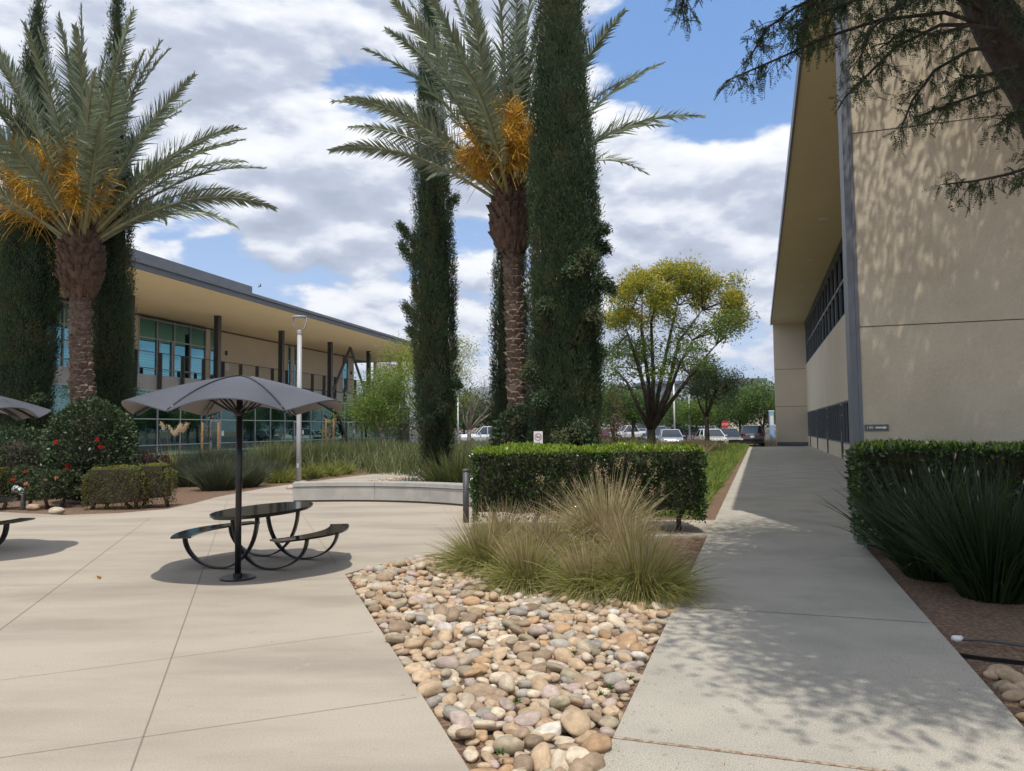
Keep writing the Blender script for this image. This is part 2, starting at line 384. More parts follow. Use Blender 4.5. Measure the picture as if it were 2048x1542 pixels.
b = MB(); b.prism([(p.x, p.y) for p in (LB(12, -31.9), LB(12, -20.5), LB(70, -20.5), LB(70, -31.9))], -.13, -.008, 0, False); structure(b.build('bounce_forecourt', pmat('bounce_paving', (.60, .55, .47), .85, col2=(.52, .475, .41), ns=1.0)))  # walk along the building, widened out of sight to bounce light onto the soffit
# walkway beside the hall
b = MB()
b.prism([(p.x, p.y) for p in (RB(-5, -0.785), RB(-5, 1.32), RB(11.9, 1.32), RB(11.9, 3.9), RB(66.2, 3.9), RB(63.2, 3.4), RB(63.2, -0.785))], -0.13, 0.0, 0, True)
for s_, w_, m_i in ((3.98, 0.028, 2), (7.0, 0.010, 1), (10.25, 0.008, 1), (13.6, 0.008, 1), (17.2, 0.008, 1), (21, 0.01, 1), (25, 0.01, 1), (29, 0.01, 1), (34, 0.01, 1), (39, 0.012, 1), (45, 0.012, 1)):
    jline(RB(s_, -0.785), RB(s_, 1.3 if s_ < 12 else 3.85), w_, m_i)
structure(b.build('walkway', [M['walk'], M['joint'], M['jointpale']]))
# kerb of the parking lot
b = MB(); b.obox(RB(51.8, -60, -0.06), NR * 56, DR * 0.2, UP * 0.16)
b.obox(RB(63.3, -4, -0.06), NR * 4.8, DR * 0.2, UP * 0.16); structure(b.build('kerb', M['walk']))
# mountains on the horizon
b = MB()
mm = pmat('far_mountain', (0.10, 0.13, 0.11), 0.95, col2=(0.15, 0.15, 0.13), ns=0.002)
xs = np.linspace(-6000, 12000, 121); V = []; F = []
for j in range(9):
    for i, x in enumerate(xs):
        hh = 720 + 190 * mnoise.noise(Vector((x * 0.0006, 3.1, 0))) + 90 * mnoise.noise(Vector((x * 0.0021, 7.7, 0))) + 45 * mnoise.noise(Vector((x * .006, j * .7, 1)))
        hh = max(120, hh); t = j / 8
        V.append((x, 9300 + 2600 * t + 160 * mnoise.noise(Vector((x * .004, j * .9, 5))), -10 + hh * (1 - (1 - t) ** 1.5) * (1.0 if j else 0)))
n = len(xs)
F = [(j * n + i, j * n + i + 1, (j + 1) * n + i + 1, (j + 1) * n + i) for j in range(8) for i in range(n - 1)]
b.add(V, F); structure(b.build('mountains', mm, smooth=True))

# ---------------------------------------------------------------- lettering
def text_mesh(txt, size, depth=0.0015):
    cu = bpy.data.curves.new('lettering', 'FONT'); cu.body = txt; cu.size = size; cu.extrude = depth; cu.align_x = 'CENTER'; cu.align_y = 'CENTER'
    o = bpy.data.objects.new('lettering', cu); COL.objects.link(o)
    dg = bpy.context.evaluated_depsgraph_get(); me = o.evaluated_get(dg).to_mesh()
    V = [tuple(v.co) for v in me.vertices]; F = [tuple(p.vertices) for p in me.polygons]
    o.evaluated_get(dg).to_mesh_clear(); bpy.data.objects.remove(o); bpy.data.curves.remove(cu)
    return np.array(V), F
def put_text(mb, txt, size, org, ex, ez, mi=0):
    V, F = text_mesh(txt, size); ex = np.array(ex); ez = np.array(ez); ey = np.cross(ex, ez)
    P = np.array(org)[None] + V[:, :1] * ex + V[:, 1:2] * ez - V[:, 2:3] * ey * -1.0
    mb.add(P, F, mi)

# ---------------------------------------------------------------- right hall
FS, FN, WN, SOF = 11.3, 1.33, 3.85, 10.3
FAR = 66.0
hall = empty('assembly_hall', RB(FS, FN), 'tall tan stucco hall with a deep flat roof overhang along the shaded walkway', 'building')
hp = []
def part(mb, name, mats, parent=hall, lst=None, smooth=False):
    o = mb.build(name, mats, parent, smooth); (lst if lst is not None else hp).append(o); return o
b = MB(); b.obox(RB(FS, FN + 0.004, 0), NR * 13, DR * 0.42, UP * SOF); ew = part(b, 'end_wall', M['stucco'])
b = MB()
for z in (3.02, 5.80): b.obox(RB(FS - 0.003, FN + 0.02, z), NR * 12.9, DR * 0.002, UP * 0.013)
part(b, 'joint_line', M['darkline'], ew)
b = MB(); b.obox(RB(FS - 0.012, FN - 0.085, 0), NR * 0.085, DR * 0.45, UP * SOF); b.obox(RB(FS - 0.012, FN + 0.003, 0), NR * 0.045, DR * 0.010, UP * SOF)
part(b, 'corner_trim', M['metal'], ew)
b = MB(); b.obox(RB(FS + 0.43, WN, 2.78), DR * (FAR - FS - .43), NR * 0.3, UP * (6.72 - 2.78)); part(b, 'long_wall', M['stucco2'])
# lower strip of windows between low wall panels and doors
doors = [31.4, 39.5, 47.6, 55.7, 63.0]
b = MB()
edges = [FS + 0.43] + [x for d in doors for x in (d - .55, d + .55)] + [FAR]
for a, c in zip(edges[0::2], edges[1::2]): b.obox(RB(a, WN, 0), DR * (c - a), NR * 0.3, UP * 0.77)
part(b, 'low_wall', M['stucco2'])
for a, c in zip(edges[0::2], edges[1::2]):
    f = MB(); nm = max(2, round((c - a) / 1.15)); w = (c - a) / nm
    for i in range(nm + 1): f.obox(RB(a + i * w - 0.035, WN + 0.02, 0.772), DR * 0.07, NR * 0.12, UP * 2.0)
    f.obox(RB(a, WN + 0.03, 0.772), DR * (c - a), NR * 0.1, UP * 0.07); f.obox(RB(a, WN + 0.03, 2.70), DR * (c - a), NR * 0.1, UP * 0.07)
    wi = part(f, 'window', M['metal'])
    g = MB(); g.obox(RB(a + .02, WN + 0.10, 0.8), DR * (c - a - .04), NR * 0.02, UP * 1.93); part(g, 'pane', M['glass_dark'], wi)
for d in doors:
    f = MB(); f.obox(RB(d - .54, WN + 0.0, 0), DR * 0.09, NR * 0.16, UP * 2.77); f.obox(RB(d + .45, WN + 0.0, 0), DR * 0.09, NR * 0.16, UP * 2.77); f.obox(RB(d - .45, WN, 2.62), DR * 0.9, NR * 0.16, UP * 0.15)
    f.obox(RB(d - .45, WN + .03, 0.02), DR * 0.9, NR * 0.06, UP * 0.25); f.obox(RB(d - .45, WN + .03, 2.12), DR * 0.9, NR * 0.06, UP * 0.08)
    do = part(f, 'door', M['metal'])
    g = MB(); g.obox(RB(d - .44, WN + .07, 0.28), DR * .88, NR * .02, UP * 2.33); part(g, 'pane', M['glass_dark'], do)
    g = MB(); g.tube([RB(d - .38, WN - .03, 0.85), RB(d - .38, WN - .05, 0.9), RB(d - .38, WN - .05, 1.3), RB(d - .38, WN - .03, 1.35)], .014, 6); part(g, 'handle', M['alu'], do)
# upper strip of windows
f = MB(); s0, s1 = FS + .5, FAR - 0.4; nm = 26; w = (s1 - s0) / nm
for i in range(nm + 1): f.obox(RB(s0 + i * w - .05, WN + .03, 6.722), DR * (.1 if i % 2 else .16), NR * .16, UP * 3.3)
for z, h in ((6.722, .09), (8.33, .12), (9.93, .1)): f.obox(RB(s0, WN + .045, z), DR * (s1 - s0), NR * .12, UP * h)
wi = part(f, 'window', M['metal'])
g = MB(); g.obox(RB(s0, WN + .13, 6.75), DR * (s1 - s0), NR * .02, UP * 3.2); part(g, 'pane', M['glass_dark'], wi)
b = MB(); b.obox(RB(FS + .43, WN + .01, 10.03), DR * (FAR - FS - .43), NR * .25, UP * .27); part(b, 'dark_head_strip', M['steel'])
# far cross wall, roof, soffit, fascia
b = MB(); b.obox(RB(FAR, 1.36, 0.0), NR * 2.6, DR * .5, UP * SOF); fw = part(b, 'cross_wall', M['stucco2'])
b = MB(); b.obox(RB(FAR - .003, 1.38, 3.25), NR * 2.45, DR * .002, UP * .03); b.obox(RB(FAR - .003, 1.38, 6.4), NR * 2.45, DR * .002, UP * .03); part(b, 'joint_line', M['darkline'], fw)
b = MB(); b.obox(RB(FAR - .02, 1.4, 0), NR * 2.44, DR * .018, UP * .28); part(b, 'plinth', M['metal'], fw)
b = MB(); b.obox(RB(FS - .05, 1.22, SOF), DR * (FAR - FS + .6), NR * (WN - 1.22 + .3), UP * .06); part(b, 'soffit', M['soffit_dark'])
b = MB(); b.obox(RB(FS - .12, 1.16, SOF - .03), DR * (FAR - FS + .74), NR * .06, UP * .42); b.obox(RB(FS - .12, 1.225, SOF + .065), DR * .06, NR * 14, UP * .33); part(b, 'fascia', M['metal'])
b = MB(); b.obox(RB(FS - .05, 1.23, SOF + .062), DR * (FAR - FS + .6), NR * 18, UP * .33); part(b, 'roof', M['roofmetal'])
b = MB(); b.obox(RB(FS + .43, WN + .32, 0), DR * (FAR - FS), NR * 14, UP * (SOF - .1)); part(b, 'inner_block', M['stucco2'])
for s_ in (17.1, 25.0, 32.9, 40.8, 48.7, 56.6, 63.5):
    c = RB(s_, 2.78, SOF - .03); b = MB(); b.lathe(c, [(.19, .0), (.19, .028)], 20); dl = part(b, 'downlight', M['white'])
    b = MB(); b.lathe(c + Vector((0, 0, -.012)), [(.06, 0), (.13, .006), (.13, .011)], 16); part(b, 'lens', M['lamp_lens'], dl)
loc_parts(hall, hp)
# wall sign 140
sc = AT(1756.5, 855.5, RB(FS, 2.0).y); sgn = (sc - RB(FS, 0)).dot(NR)
so = empty('room_sign', RB(FS, sgn, sc.z), 'small grey plate reading 140 with a white arrow on the sunlit stucco wall', 'sign')
b = MB(); b.obox(RB(FS - .016, sgn - .15, sc.z - .045), NR * .30, DR * .013, UP * .09); p1_ = b.build('plate', pmat('sign_grey', (.12, .12, .125), .5), so)
b = MB(); put_text(b, '140', .056, RB(FS - .018, sgn - .088, sc.z + .002), NR, UP)
b.obox(RB(FS - .019, sgn - .018, sc.z - .008), NR * .105, DR * .002, UP * .02)
o_ = np.array(RB(FS - .019, sgn + .087, sc.z + .002)); nn_ = np.array(NR); dd_ = np.array(DR) * .002; uu_ = np.array((0, 0, 1.))
b.add([o_ + uu_ * .022, o_ - uu_ * .022, o_ + nn_ * .045, o_ + uu_ * .022 + dd_, o_ - uu_ * .022 + dd_, o_ + nn_ * .045 + dd_], [(0, 1, 2), (3, 5, 4), (0, 2, 5, 3), (2, 1, 4, 5), (1, 0, 3, 4)])
p2_ = b.build('lettering', M['white'], so); loc_parts(so, [p1_, p2_])

# ---------------------------------------------------------------- left building
CN, GN, UN, FN2, LS = -31.6, -31.9, -36.0, -26.0, 9.65
S0, S1 = 14.0, 80.0
def SL(px, n):
    k = (px - 1024) / F_PX; Y = n / (k * NL.x + NL.y); return k * Y * DL.x + Y * DL.y
off = empty('office_building', LB(36, CN), 'two storey tan office building with teal glazing, balcony and wide flat eaves', 'building')
lp = []
def lpart(mb, name, mats, parent=off, smooth=False): return part(mb, name, mats, parent, lp, smooth)
b = MB(); b.obox(LB(S0, FN2 - .1, LS), DL * (S1 - S0), NL * (UN - .6 - FN2), UP * .08); lpart(b, 'soffit', M['soffit'])
b = MB(); b.obox(LB(S0, FN2 - .1, LS - .06), DL * (S1 - S0), NL * .1, UP * .30); b.obox(LB(S0, FN2 - .16, LS + .24), DL * (S1 - S0), NL * .28, UP * .17)
b.obox(LB(S1, FN2, LS - .06), DL * .1, NL * -22, UP * .46); lpart(b, 'fascia', M['roofmetal'])
b = MB(); b.obox(LB(S0, FN2 - .12, LS + .085), DL * (S1 - S0 - .02), NL * -22, UP * .15); rf = lpart(b, 'roof', M['roofmetal'])
b = MB(); b.obox(LB(S0, -27.6, LS + .236), DL * (42 - S0), NL * -6, UP * 1.15); lpart(b, 'parapet', M['roofmetal'], rf)
for i in range(-1, 6):
    s_ = 36.1 + 8.15 * i
    if s_ < S1 and s_ > S0:
        b = MB(); b.obox(LB(s_ - .16, CN - .02, 4.2), DL * .32, NL * .06, UP * (LS - 4.2)); b.obox(LB(s_ - .03, CN - .27, 4.2), DL * .06, NL * .25, UP * (LS - 4.2)); b.obox(LB(s_ - .16, CN - .33, 4.2), DL * .32, NL * .06, UP * (LS - 4.2)); lpart(b, 'column', M['steel'])
# balcony
b = MB(); b.obox(LB(S0, CN - .36, 4.25), DL * (S1 - S0 - 1), NL * -4.1, UP * .9); bal = lpart(b, 'balcony', M['conc'])
b = MB()
for k in range(40):
    for zz in (4.5, 4.95):
        c = LB(S0 + 1 + k * 1.6, CN - .357, zz); b.obox(c, DL * .05, NL * .004, UP * .05)
lpart(b, 'tie_hole', M['steel'], bal)
b = MB(); b.obox(LB(S0, CN - .34, 6.50), DL * (S1 - S0 - 1), NL * .07, UP * .05)
for z in (5.4, 5.55, 5.7, 5.85, 6.0, 6.15, 6.3, 6.4): b.obox(LB(S0, CN - .31, z), DL * (S1 - S0 - 1), NL * .014, UP * .014)
lpart(b, 'railing', M['steel'])
k = 0
s_ = 36.66 - 2.08 * 10
while s_ < S1 - 1:
    b = MB(); b.obox(LB(s_ - .02, CN - .34, 4.28), DL * .04, NL * .28, UP * 2.25); b.obox(LB(s_ - .10, CN - .29, 4.28), DL * .2, NL * .03, UP * 2.2); lpart(b, 'railing_post', M['steel']); s_ += 2.08
# chevron brace
for sa, za, sb_, zb in ((64.7, 9.55, 61.0, 5.0), (64.7, 9.55, 68.4, 5.0), (61.4, 4.4, 64.5, 0.2)):
    b = MB(); b.tube([LB(sa, CN - .2, za), LB(sb_, CN - .2, zb)], .13, 8); lpart(b, 'brace', M['steel'])
# lower glazed front, one window per bay
s_ = 36.66 - 2.08 * 11; bay = 0
while s_ < S1 - 4:
    a, c = s_, s_ + 2.08 * 4
    f = MB()
    for i in range(4): f.obox(LB(a + i * 2.08 - .03, GN - .0, -.03), DL * .06, NL * -.12, UP * 4.27)
    for z, h in ((-.03, .1), (.82, .06), (2.42, .06), (4.16, .08)): f.obox(LB(a, GN - .015, z), DL * (c - a), NL * -.09, UP * h)
    w_ = lpart(f, 'window', M['alu'])
    g = MB(); g.obox(LB(a, GN - .06, 0), DL * (c - a), NL * -.02, UP * 4.2); lpart(g, 'pane', M['glass_low'], w_)
    s_ = c
for px in (430, 700, 595):
    d = SL(px, GN); f = MB()
    f.obox(LB(d - .55, GN + .03, 0), DL * .1, NL * -.1, UP * 2.45); f.obox(LB(d + .45, GN + .03, 0), DL * .1, NL * -.1, UP * 2.45); f.obox(LB(d - .45, GN + .03, 2.33), DL * .9, NL * -.1, UP * .12); f.obox(LB(d - .45, GN + .03, 0), DL * .9, NL * -.1, UP * .25)
    do = lpart(f, 'door', M['alu']); g = MB(); g.obox(LB(d - .44, GN - .0, .26), DL * .88, NL * -.02, UP * 2.06); lpart(g, 'pane', M['glass_low'], do)
    g = MB(); g.obox(LB(d + .75, GN - .03, 1.35), DL * .26, NL * .02, UP * .34); lpart(g, 'notice', M['white'], do)
# upper wall with openings
ops = [(28.0, 37.6, 3), (SL(274, UN), SL(409, UN), 4), (SL(418, UN), SL(438, UN), 1), (SL(574.5, UN), SL(580, UN), 1), (SL(587, UN), SL(593, UN), 1), (SL(684, UN), SL(695, UN), 1)]
wend = SL(707, UN); pos = S0; b = MB()
for a, c, k in ops:
    b = MB(); b.obox(LB(pos, UN, 5.15), DL * (a - pos), NL * -.3, UP * (LS - 5.15)); lpart(b, 'upper_wall', M['stucco2']); pos = c
b = MB(); b.obox(LB(wend, UN - .3, 0), DL * -.3, NL * -8, UP * LS); lpart(b, 'gable_wall', M['stucco2'])
b = MB(); b.obox(LB(pos, UN, 5.15), DL * (wend - pos), NL * -.3, UP * (LS - 5.15))
uw = lpart(b, 'upper_wall', M['stucco2'])
b = MB(); b.obox(LB(SL(751, UN), UN, 4.2), DL * 8, NL * -.3, UP * (LS - 4.2)); lpart(b, 'end_wall', M['stucco2'])
b = MB(); b.obox(LB(S0, UN + .04, LS - .16), DL * (wend - S0), NL * -.05, UP * .10); b.obox(LB(SL(600, UN), UN + .02, 5.16), DL * (wend - SL(600, UN)), NL * -.03, UP * .55); lpart(b, 'dark_band', M['steel'], uw)
for a, c, k in ops:
    f = MB(); w = (c - a); n_ = max(1, round(w / 1.75)); ww = w / n_
    for i in range(n_ + 1): f.obox(LB(a + i * ww - .045, UN + .03, 5.16), DL * .09, NL * -.14, UP * (LS - 5.32))
    for z, h in ((5.16, .1), (6.0, .07), (8.05, .09), (LS - .3, .1)): f.obox(LB(a, UN + .02, z), DL * w, NL * -.1, UP * h)
    if w > 5:
        d = a + ww * 1.5
        f.obox(LB(d - ww * .42, UN + .05, 5.16), DL * .14, NL * -.1, UP * 2.9); f.obox(LB(d + ww * .42 - .14, UN + .05, 5.16), DL * .14, NL * -.1, UP * 2.9)
    w_ = lpart(f, 'window', M['alu'])
    g = MB(); g.obox(LB(a, UN - .05, 5.2), DL * w, NL * -.02, UP * (LS - 5.4)); lpart(g, 'pane', M['glass'], w_)
b = MB()
for px in (443, 616): b.obox(LB(SL(px + 6, UN), UN + .03, 6.5), DL * .5, NL * -.02, UP * .55)
lpart(b, 'notice', M['white'], uw)
for px in (448, 700):
    b = MB(); b.obox(LB(SL(px, UN), UN + .16, 7.7), DL * .14, NL * -.15, UP * .35); lpart(b, 'wall_lamp', M['steel'], uw)
b = MB(); b.obox(LB(S0, GN - .5, 0), DL * (wend - S0 - 1), NL * -16, UP * 4.2); b.obox(LB(S0, UN - .5, 4.3), DL * (wend - S0 - .5), NL * -12, UP * (LS - 4.4)); lpart(b, 'inner_block', M['steel'])
for i in range(8):
    for n_ in (-29.0, -34.2):
        c = LB(25 + 7.0 * i + (3 if n_ < -30 else 0), n_, LS - .025); b = MB(); b.lathe(c, [(.15, 0), (.15, .023)], 16); dl = lpart(b, 'downlight', M['white'])
loc_parts(off, lp)
# ---------------------------------------------------------------- parasols and picnic tables
M['canopy'] = pmat('slate_canopy', (0.075, 0.078, 0.09), 0.48, col2=(0.065, 0.067, 0.078), ns=3, spec=0.5)
M['under'] = pmat('canopy_under_bounce', (0.20, 0.185, 0.18), 0.6)  # underside paler than the top: bounced light put into the colour
M['gloss'] = pmat('gloss_black', (0.012, 0.013, 0.016), 0.12, coat=0.4, col2=(0.018, 0.018, 0.02), ns=5)
M['black'] = pmat('satin_black', (0.013, 0.013, 0.015), 0.28)
M['grey'] = pmat('light_grey_paint', (0.46, 0.47, 0.49), 0.4, col2=(0.42, 0.43, 0.45), ns=2)
par = empty('parasol', AT(475, 1157, 8.361) * 1, 'slate grey scalloped steel parasol standing over the whole picnic table', 'parasol', 'scalloped grey parasols on the plaza')
par.location = (-3.10, 8.36, 0)
RIB0 = 43.0
def can_pt(phi, f, off=0.0):
    u = ((phi - RIB0) / 60.0) % 1.0; w = math.sin(math.pi * u) ** 1.15
    R = 1.11 + 0.10 * w; r = R * f
    z = 2.275 - 0.055 * f - 0.36 * f ** 1.8 + w * 0.12 * f ** 2.4 - off
    a = R_(phi); return (r * math.sin(a), -r * math.cos(a), z)
b = MB(); NA, NRr = 120, 16
for off, mi in ((0.0, 0), (0.012, 1)):
    V = [can_pt(360 * k / NA, max(.004, j / NRr), off) for j in range(NRr + 1) for k in range(NA)]
    F = [(j * NA + k, j * NA + (k + 1) % NA, (j + 1) * NA + (k + 1) % NA, (j + 1) * NA + k) for j in range(NRr) for k in range(NA)]
    b.add(V, F, mi)
V = [can_pt(360 * k / NA, 1.0, 0) for k in range(NA)] + [can_pt(360 * k / NA, 1.0, .012) for k in range(NA)]
b.add(V, [(k, k + NA, (k + 1) % NA + NA, (k + 1) % NA) for k in range(NA)], 0)
cano = b.build('canopy', [M['canopy'], M['under']], par, True)
for k in range(6):
    ph = RIB0 + 60 * k
    b = MB(); b.tube([can_pt(ph, f, -.004) for f in np.linspace(.03, .995, 12)], .013, 6); b.build('seam', M['black'], cano, True)
    a = R_(ph); d = Vector((math.sin(a), -math.cos(a), 0))
    b = MB(); sd = Vector((d.y, -d.x, 0))
    for o_ in (-.028, .028):
        b.tube([d * .04 + sd * o_ + UP * 1.86, d * .14 + sd * o_ + UP * 1.90, d * .30 + sd * o_ + UP * 2.0, d * .48 + sd * o_ + UP * 2.07, d * .70 + sd * o_ + UP * 2.045, d * .92 + sd * o_ + UP * 1.94, d * 1.07 + sd * o_ + UP * 1.845], .012, 6)
    b.build('rib', M['black'], par, True)
b = MB(); b.tube([(0, 0, .02), (0, 0, 2.2)], .034, 16); b.build('pole', M['black'], par, True)
b = MB(); b.lathe((0, 0, 0), [(.19, .0), (.19, .014), (.185, .02), (.05, .022), (.05, .06)], 32); b.build('base_plate', M['black'], par)
b = MB(); b.lathe((0, 0, 0), [(.05, 1.82), (.055, 1.84), (.055, 1.9), (.04, 1.93)], 16); b.build('hub', M['black'], par)

tab = empty('picnic_table', (-3.12, 9.30, 0), 'glossy black oval picnic table with two curved benches on hoop legs, whole', 'table', 'black picnic tables on the plaza', rz=-math.atan2(.27, .963))
b = MB(); pl = [(.44 * math.cos(t), .88 * math.sin(t)) for t in np.linspace(0, 2 * math.pi, 64, endpoint=False)]
b.prism(pl, .655, .68, 0); pl2 = [(.41 * math.cos(t), .85 * math.sin(t)) for t in np.linspace(0, 2 * math.pi, 64, endpoint=False)]; b.prism(pl2, .635, .654, 0); b.build('table_top', M['gloss'], tab)
for sx in (-1, 1):
    yy = np.linspace(-.78, .78, 25)
    outer = [(sx * (1.02 - .28 * (y / .78) ** 2), y * 1.0) for y in yy]; inner = [(sx * (.74 - .22 * (y / .70) ** 2), y) for y in np.linspace(-.68, .68, 25)]
    b = MB(); b.prism(outer + inner[::-1], .39, .412, 0); sb = b.build('bench_seat', M['gloss'], tab)
    for sy in (-1, 1):
        y = sy * (.44 if sx < 0 else .36); pts = []
        for t in np.linspace(0, math.pi, 29):
            x = .31 + .51 * math.cos(t); H = .378 if t < math.pi / 2 else .63
            pts.append((sx * x, y, .012 + H * (1 - math.sin(t) ** .95)))
        b = MB(); b.bar(pts, (0, 1, 0), .075, .016); b.build('hoop_leg', M['black'], tab, True)
# second parasol and table at the left edge of the picture
par2 = copy_tree(par); par2.location = AT(-122, 1060, 9.6); par2.location.z = 0; par2['label'] = 'slate grey scalloped parasol cut off by the left edge of the picture'
tab2 = copy_tree(tab); tp_ = G(66, 1036, .41); tr2 = -R_(30); tab2.rotation_euler.z = tr2; tab2.location = (tp_.x - (.72 * math.cos(tr2) - .76 * math.sin(tr2)), tp_.y - (.72 * math.sin(tr2) + .76 * math.cos(tr2)), 0); tab2['label'] = 'glossy black picnic table cut off by the left edge, only its bench end showing'

# ---------------------------------------------------------------- lamp post, seat wall, bollard, signs
lp_ = empty('lamp_post', (-6.77, 23.34, 0), 'slim light grey lamp post with a forked ring head behind the seat wall', 'lamp post')
b = MB(); b.tube([(0, 0, 0), (0, 0, 1.5), (0, 0, 4.72)], [.082, .078, .07], 20); b.build('pole', M['grey'], lp_, True)
b = MB(); b.lathe((0, 0, 0), [(.072, 4.72), (.085, 4.74), (.085, 4.83), (.05, 4.86)], 20); b.build('collar', M['grey'], lp_)
b = MB()
for sx in (-1, 1): b.bar([(sx * .02, 0, 4.84), (sx * .12, 0, 4.88), (sx * .185, 0, 4.98), (sx * .21, 0, 5.12), (sx * .205, 0, 5.26)], (0, 1, 0), .06, .028)
b.build('fork', M['grey'], lp_, True)
b = MB(); b.lathe((0, 0, 0), [(.10, 5.245), (.215, 5.25), (.225, 5.27), (.21, 5.30), (.03, 5.325)], 28); hd = b.build('head', M['grey'], lp_, True)
b = MB(); b.lathe((0, 0, 0), [(.09, 5.236), (.17, 5.238), (.17, 5.243)], 20); b.build('lens', M['lamp_lens'], hd)
b = MB(); b.box((0, -.082, .55), .07, .02, .14); b.build('hand_hole_cover', M['grey'], lp_)

sw = empty('seat_wall', (BC.x, BC.y, 0), 'curved low concrete seat wall at the back of the plaza', 'seat wall')
angs = [99.6, 76.2, 58.6, 41.0, 24.0]
def arcsec(mb, a0, a1, r0, r1, z0, z1, n=14):
    A = np.linspace(R_(a0), R_(a1), n); V = []
    for a in A:
        c, s = math.cos(a), math.sin(a); V += [(r0 * c, r0 * s, z0), (r1 * c, r1 * s, z0), (r1 * c, r1 * s, z1), (r0 * c, r0 * s, z1)]
    F = [(i * 4 + k, i * 4 + (k + 1) % 4, (i + 1) * 4 + (k + 1) % 4, (i + 1) * 4 + k) for i in range(n - 1) for k in range(4)] + [(3, 2, 1, 0), tuple((n - 1) * 4 + k for k in range(4))]
    mb.add(V, F)
for a0, a1 in zip(angs, angs[1:]):
    b = MB(); arcsec(b, a0 - .05, a1 + .05, BR, BR + .46, .045, .345); b.build('panel', M['bench'], sw)
    b = MB(); arcsec(b, a0 - .05, a1 + .05, BR - .022, BR + .48, .36, .445); b.build('coping', M['bench'], sw)
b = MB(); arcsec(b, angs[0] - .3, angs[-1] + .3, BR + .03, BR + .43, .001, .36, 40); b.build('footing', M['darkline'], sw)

bo = empty('bollard', (-.835, 13.1, 0), 'dark grey round steel bollard at the left end of the trimmed hedge', 'bollard')
b = MB(); b.lathe((0, 0, 0), [(.055, 0), (.055, .9)], 18); b.build('post', M['steel'], bo, True)
b = MB(); b.lathe((0, 0, 0), [(.06, .90), (.06, .925), (.04, .945)], 18); b.build('cap', M['steel'], bo)

ns_ = AT(1076.5, 881, 13.6); red = pmat('sign_red', (.55, .04, .04), .5); blk = pmat('sign_black', (.02, .02, .02), .5)
sg = empty('no_smoking_sign', (ns_.x, ns_.y, 0), 'small white no smoking sign with a red ring rising behind the clipped hedge', 'sign')
b = MB(); b.box((0, 0, ns_.z - .01), .165, .006, .36); b.build('panel', M['white'], sg)
b = MB(); zc = ns_.z + .065
for k in range(32):
    a, c = 2 * math.pi * k / 32, 2 * math.pi * (k + 1) / 32
    b.add([(r * math.cos(q), -.0062, zc + r * math.sin(q)) for r, q in ((.056, a), (.067, a), (.067, c), (.056, c))], [(0, 1, 2, 3)], 0)
b.add([(-.044, -.0064, zc + .038), (-.038, -.0064, zc + .044), (.044, -.0064, zc - .038), (.038, -.0064, zc - .044)], [(0, 1, 2, 3)], 0)
b.add([(-.042, -.0058, zc - .008), (.03, -.0058, zc - .008), (.03, -.0058, zc + .006), (-.042, -.0058, zc + .006)], [(0, 1, 2, 3)], 1)
b.add([(.033, -.0058, zc - .008), (.042, -.0058, zc - .008), (.042, -.0058, zc + .03), (.033, -.0058, zc + .02)], [(0, 1, 2, 3)], 1)
put_text(b, 'NO', .038, (0, -.006, ns_.z - .055), (1, 0, 0), (0, 0, 1), 1); put_text(b, 'SMOKING', .031, (0, -.006, ns_.z - .092), (1, 0, 0), (0, 0, 1), 1)
b.build('symbol', [red, blk], sg)
b = MB(); b.tube([(0, .02, -.02), (0, .02, ns_.z + .1)], .014, 6); b.build('stake', M['steel'], sg)

fl = empty('floodlight', G(46, 1017), 'small grey garden floodlight on a post among the roses', 'light')
b = MB(); b.lathe((0, 0, 0), [(.05, 0), (.05, .26), (.03, .3)], 14); b.build('post', M['steel'], fl)
b = MB(); b.tube([(.03, 0, .3), (-.08, .02, .38), (-.22, .03, .44)], [.05, .075, .085], 12); b.build('lamp_head', M['grey'], fl)

# ---------------------------------------------------------------- cobbles
stone_cols = {'tan': (.46, .335, .215), 'pale': (.54, .445, .325), 'grey': (.36, .325, .27), 'orange': (.44, .285, .16), 'brown': (.31, .225, .15), 'pink': (.46, .36, .30), 'olive': (.36, .30, .205), 'white': (.57, .52, .44)}
stone_w = {'tan': .29, 'pale': .21, 'grey': .11, 'orange': .11, 'brown': .11, 'pink': .08, 'olive': .07, 'white': .02}
def stone_mat(name, col):
    m, t, o = newmat(name); oi = nd(t, 'ShaderNodeObjectInfo'); tcn = nd(t, 'ShaderNodeTexCoord')
    off = vmth(t, 'ADD', tcn.outputs['Object'], vmth(t, 'SCALE', (13., 7., 3.), None, oi.outputs['Random']).outputs[0]).outputs[0]
    n1 = nd(t, 'ShaderNodeTexNoise', i_Vector=off, i_Scale=1.4, i_Detail=6.0, i_Roughness=.65)
    n2 = nd(t, 'ShaderNodeTexNoise', i_Vector=off, i_Scale=22.0, i_Detail=3.0, i_Roughness=.7)
    f = mth(t, 'MULTIPLY', smooth(t, n1.outputs[0], .3, .7, .78, 1.2), smooth(t, n2.outputs[0], .3, .7, .86, 1.13))
    f = mth(t, 'MULTIPLY', f, mth(t, 'ADD', mth(t, 'MULTIPLY', oi.outputs['Random'], .4), .8))
    c = vmth(t, 'SCALE', tuple(col), None, f).outputs[0]
    bp = nd(t, 'ShaderNodeBump', i_Strength=.35, i_Distance=.02, i_Height=n2.outputs[0])
    bs = nd(t, 'ShaderNodeBsdfPrincipled', i_Base_Color=c, i_Roughness=.72, i_Normal=bp.outputs[0]); bs.inputs['Specular IOR Level'].default_value = .3
    t.links.new(bs.outputs[0], o.inputs[0]); return m
SM = {k: stone_mat('stone_' + k, v) for k, v in stone_cols.items()}
